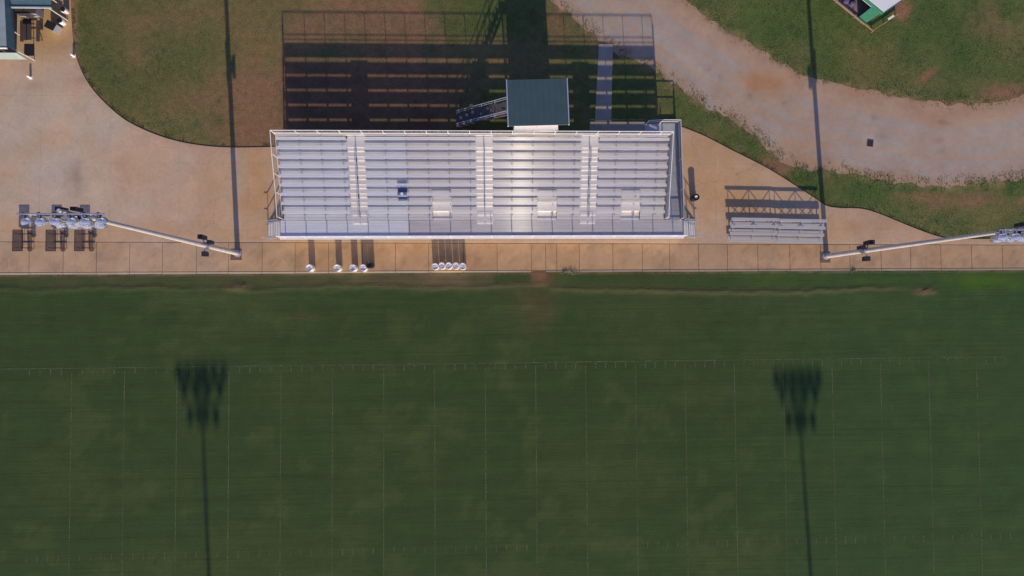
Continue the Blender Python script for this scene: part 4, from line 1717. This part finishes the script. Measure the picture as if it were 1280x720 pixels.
def rail_line(p, q, nposts):
    p, q = Vector(p), Vector(q)
    for k in range(nposts):
        s = p.lerp(q, k / (nposts - 1))
        MB().tube((s.x, s.y, 0), (s.x, s.y, .42), .045).build('post', M['wood'], ff)
    for z in (.20,):
        d = (q - p).normalized()
        nn = Vector((-d.y, d.x)) * .035
        MB().hexa([(p - nn).to_3d() + Vector((0, 0, z)), (q - nn).to_3d() + Vector((0, 0, z)), (q + nn).to_3d() + Vector((0, 0, z)), (p + nn).to_3d() + Vector((0, 0, z))],
                  [(p - nn).to_3d() + Vector((0, 0, z + .1)), (q - nn).to_3d() + Vector((0, 0, z + .1)), (q + nn).to_3d() + Vector((0, 0, z + .1)), (p + nn).to_3d() + Vector((0, 0, z + .1))]).build('rail', M['wood'], ff)


c2 = cp + u * 11
rail_line(cp - u * .02, c2, 6)
rail_line(cp + v_ * .06, G(1119, 20).xy, 3)
sp = G(1114.5, 22.7, .4)
d2 = v_
sg = MB()
nn = Vector((-d2.y, d2.x)) * .02
s0, s1 = Vector((sp.x, sp.y)) - d2 * .32, Vector((sp.x, sp.y)) + d2 * .32
sg.hexa([(*(s0 - nn), .39), (*(s1 - nn), .39), (*(s1 + nn * 9), .39), (*(s0 + nn * 9), .39)], [(*(s0 - nn), .42), (*(s1 - nn), .42), (*(s1 + nn * 9), .42), (*(s0 + nn * 9), .42)])
o = sg.build('white_board', M['whiteroof'])
tag(o, 'small white board resting on the rail fence beside the dugout', 'board')

# ------------------------------------------------------------------ small ground things
p = G(1087.5, 179, 0)
dgr = thing('drain_grate', 'small dark square drain grate in the gravel road', 'drain grate', (p.x, p.y, 0), R_(-8))
m = MB()
m.box(p.x - .29, p.x + .29, p.y - .32, p.y - .27, .008, .035).box(p.x - .29, p.x + .29, p.y + .27, p.y + .32, .008, .035)
m.box(p.x - .29, p.x - .24, p.y - .269, p.y + .269, .008, .035).box(p.x + .24, p.x + .29, p.y - .269, p.y + .269, .008, .035)
m.build('rim', M['cast'], dgr)
m = MB()
for k in range(6):
    m.box(p.x - .235 + .085 * k, p.x - .19 + .085 * k, p.y - .265, p.y + .265, .008, .03)
m.box(p.x - .238, p.x + .238, p.y - .267, p.y + .267, .0065, .0075)
m.build('bars', M['cast'], dgr)

wl_labels = ['largest weed clump growing at the kerb right of the red path end', 'small weed clump at the kerb left of the largest weeds', 'weed clump at the kerb below the right light pole']
for (px, py, r_), lab in zip(((716, 340, .55), (706, 341, .3), (1066, 339, .25)), wl_labels):
    p = G(px, py, 0)
    m = MB()
    for k in range(90):
        a = random.uniform(0, 6.28)
        d = random.uniform(0, r_)
        x, y = p.x + math.cos(a) * d, p.y + math.sin(a) * d * .6
        a2 = random.uniform(0, 6.28)
        ln = random.uniform(.06, .2)
        wd = random.uniform(.012, .03)
        h = random.uniform(.05, .2)
        s_, c_ = math.sin(a2), math.cos(a2)
        m.add([(x - s_ * wd, y + c_ * wd, .05), (x + s_ * wd, y - c_ * wd, .05), (x + c_ * ln, y + s_ * ln, .05 + h)], [(0, 1, 2)])
    o = m.build('weed_clump', M['weed'])
    tag(o, lab, 'weeds', 'weeds along the kerb')
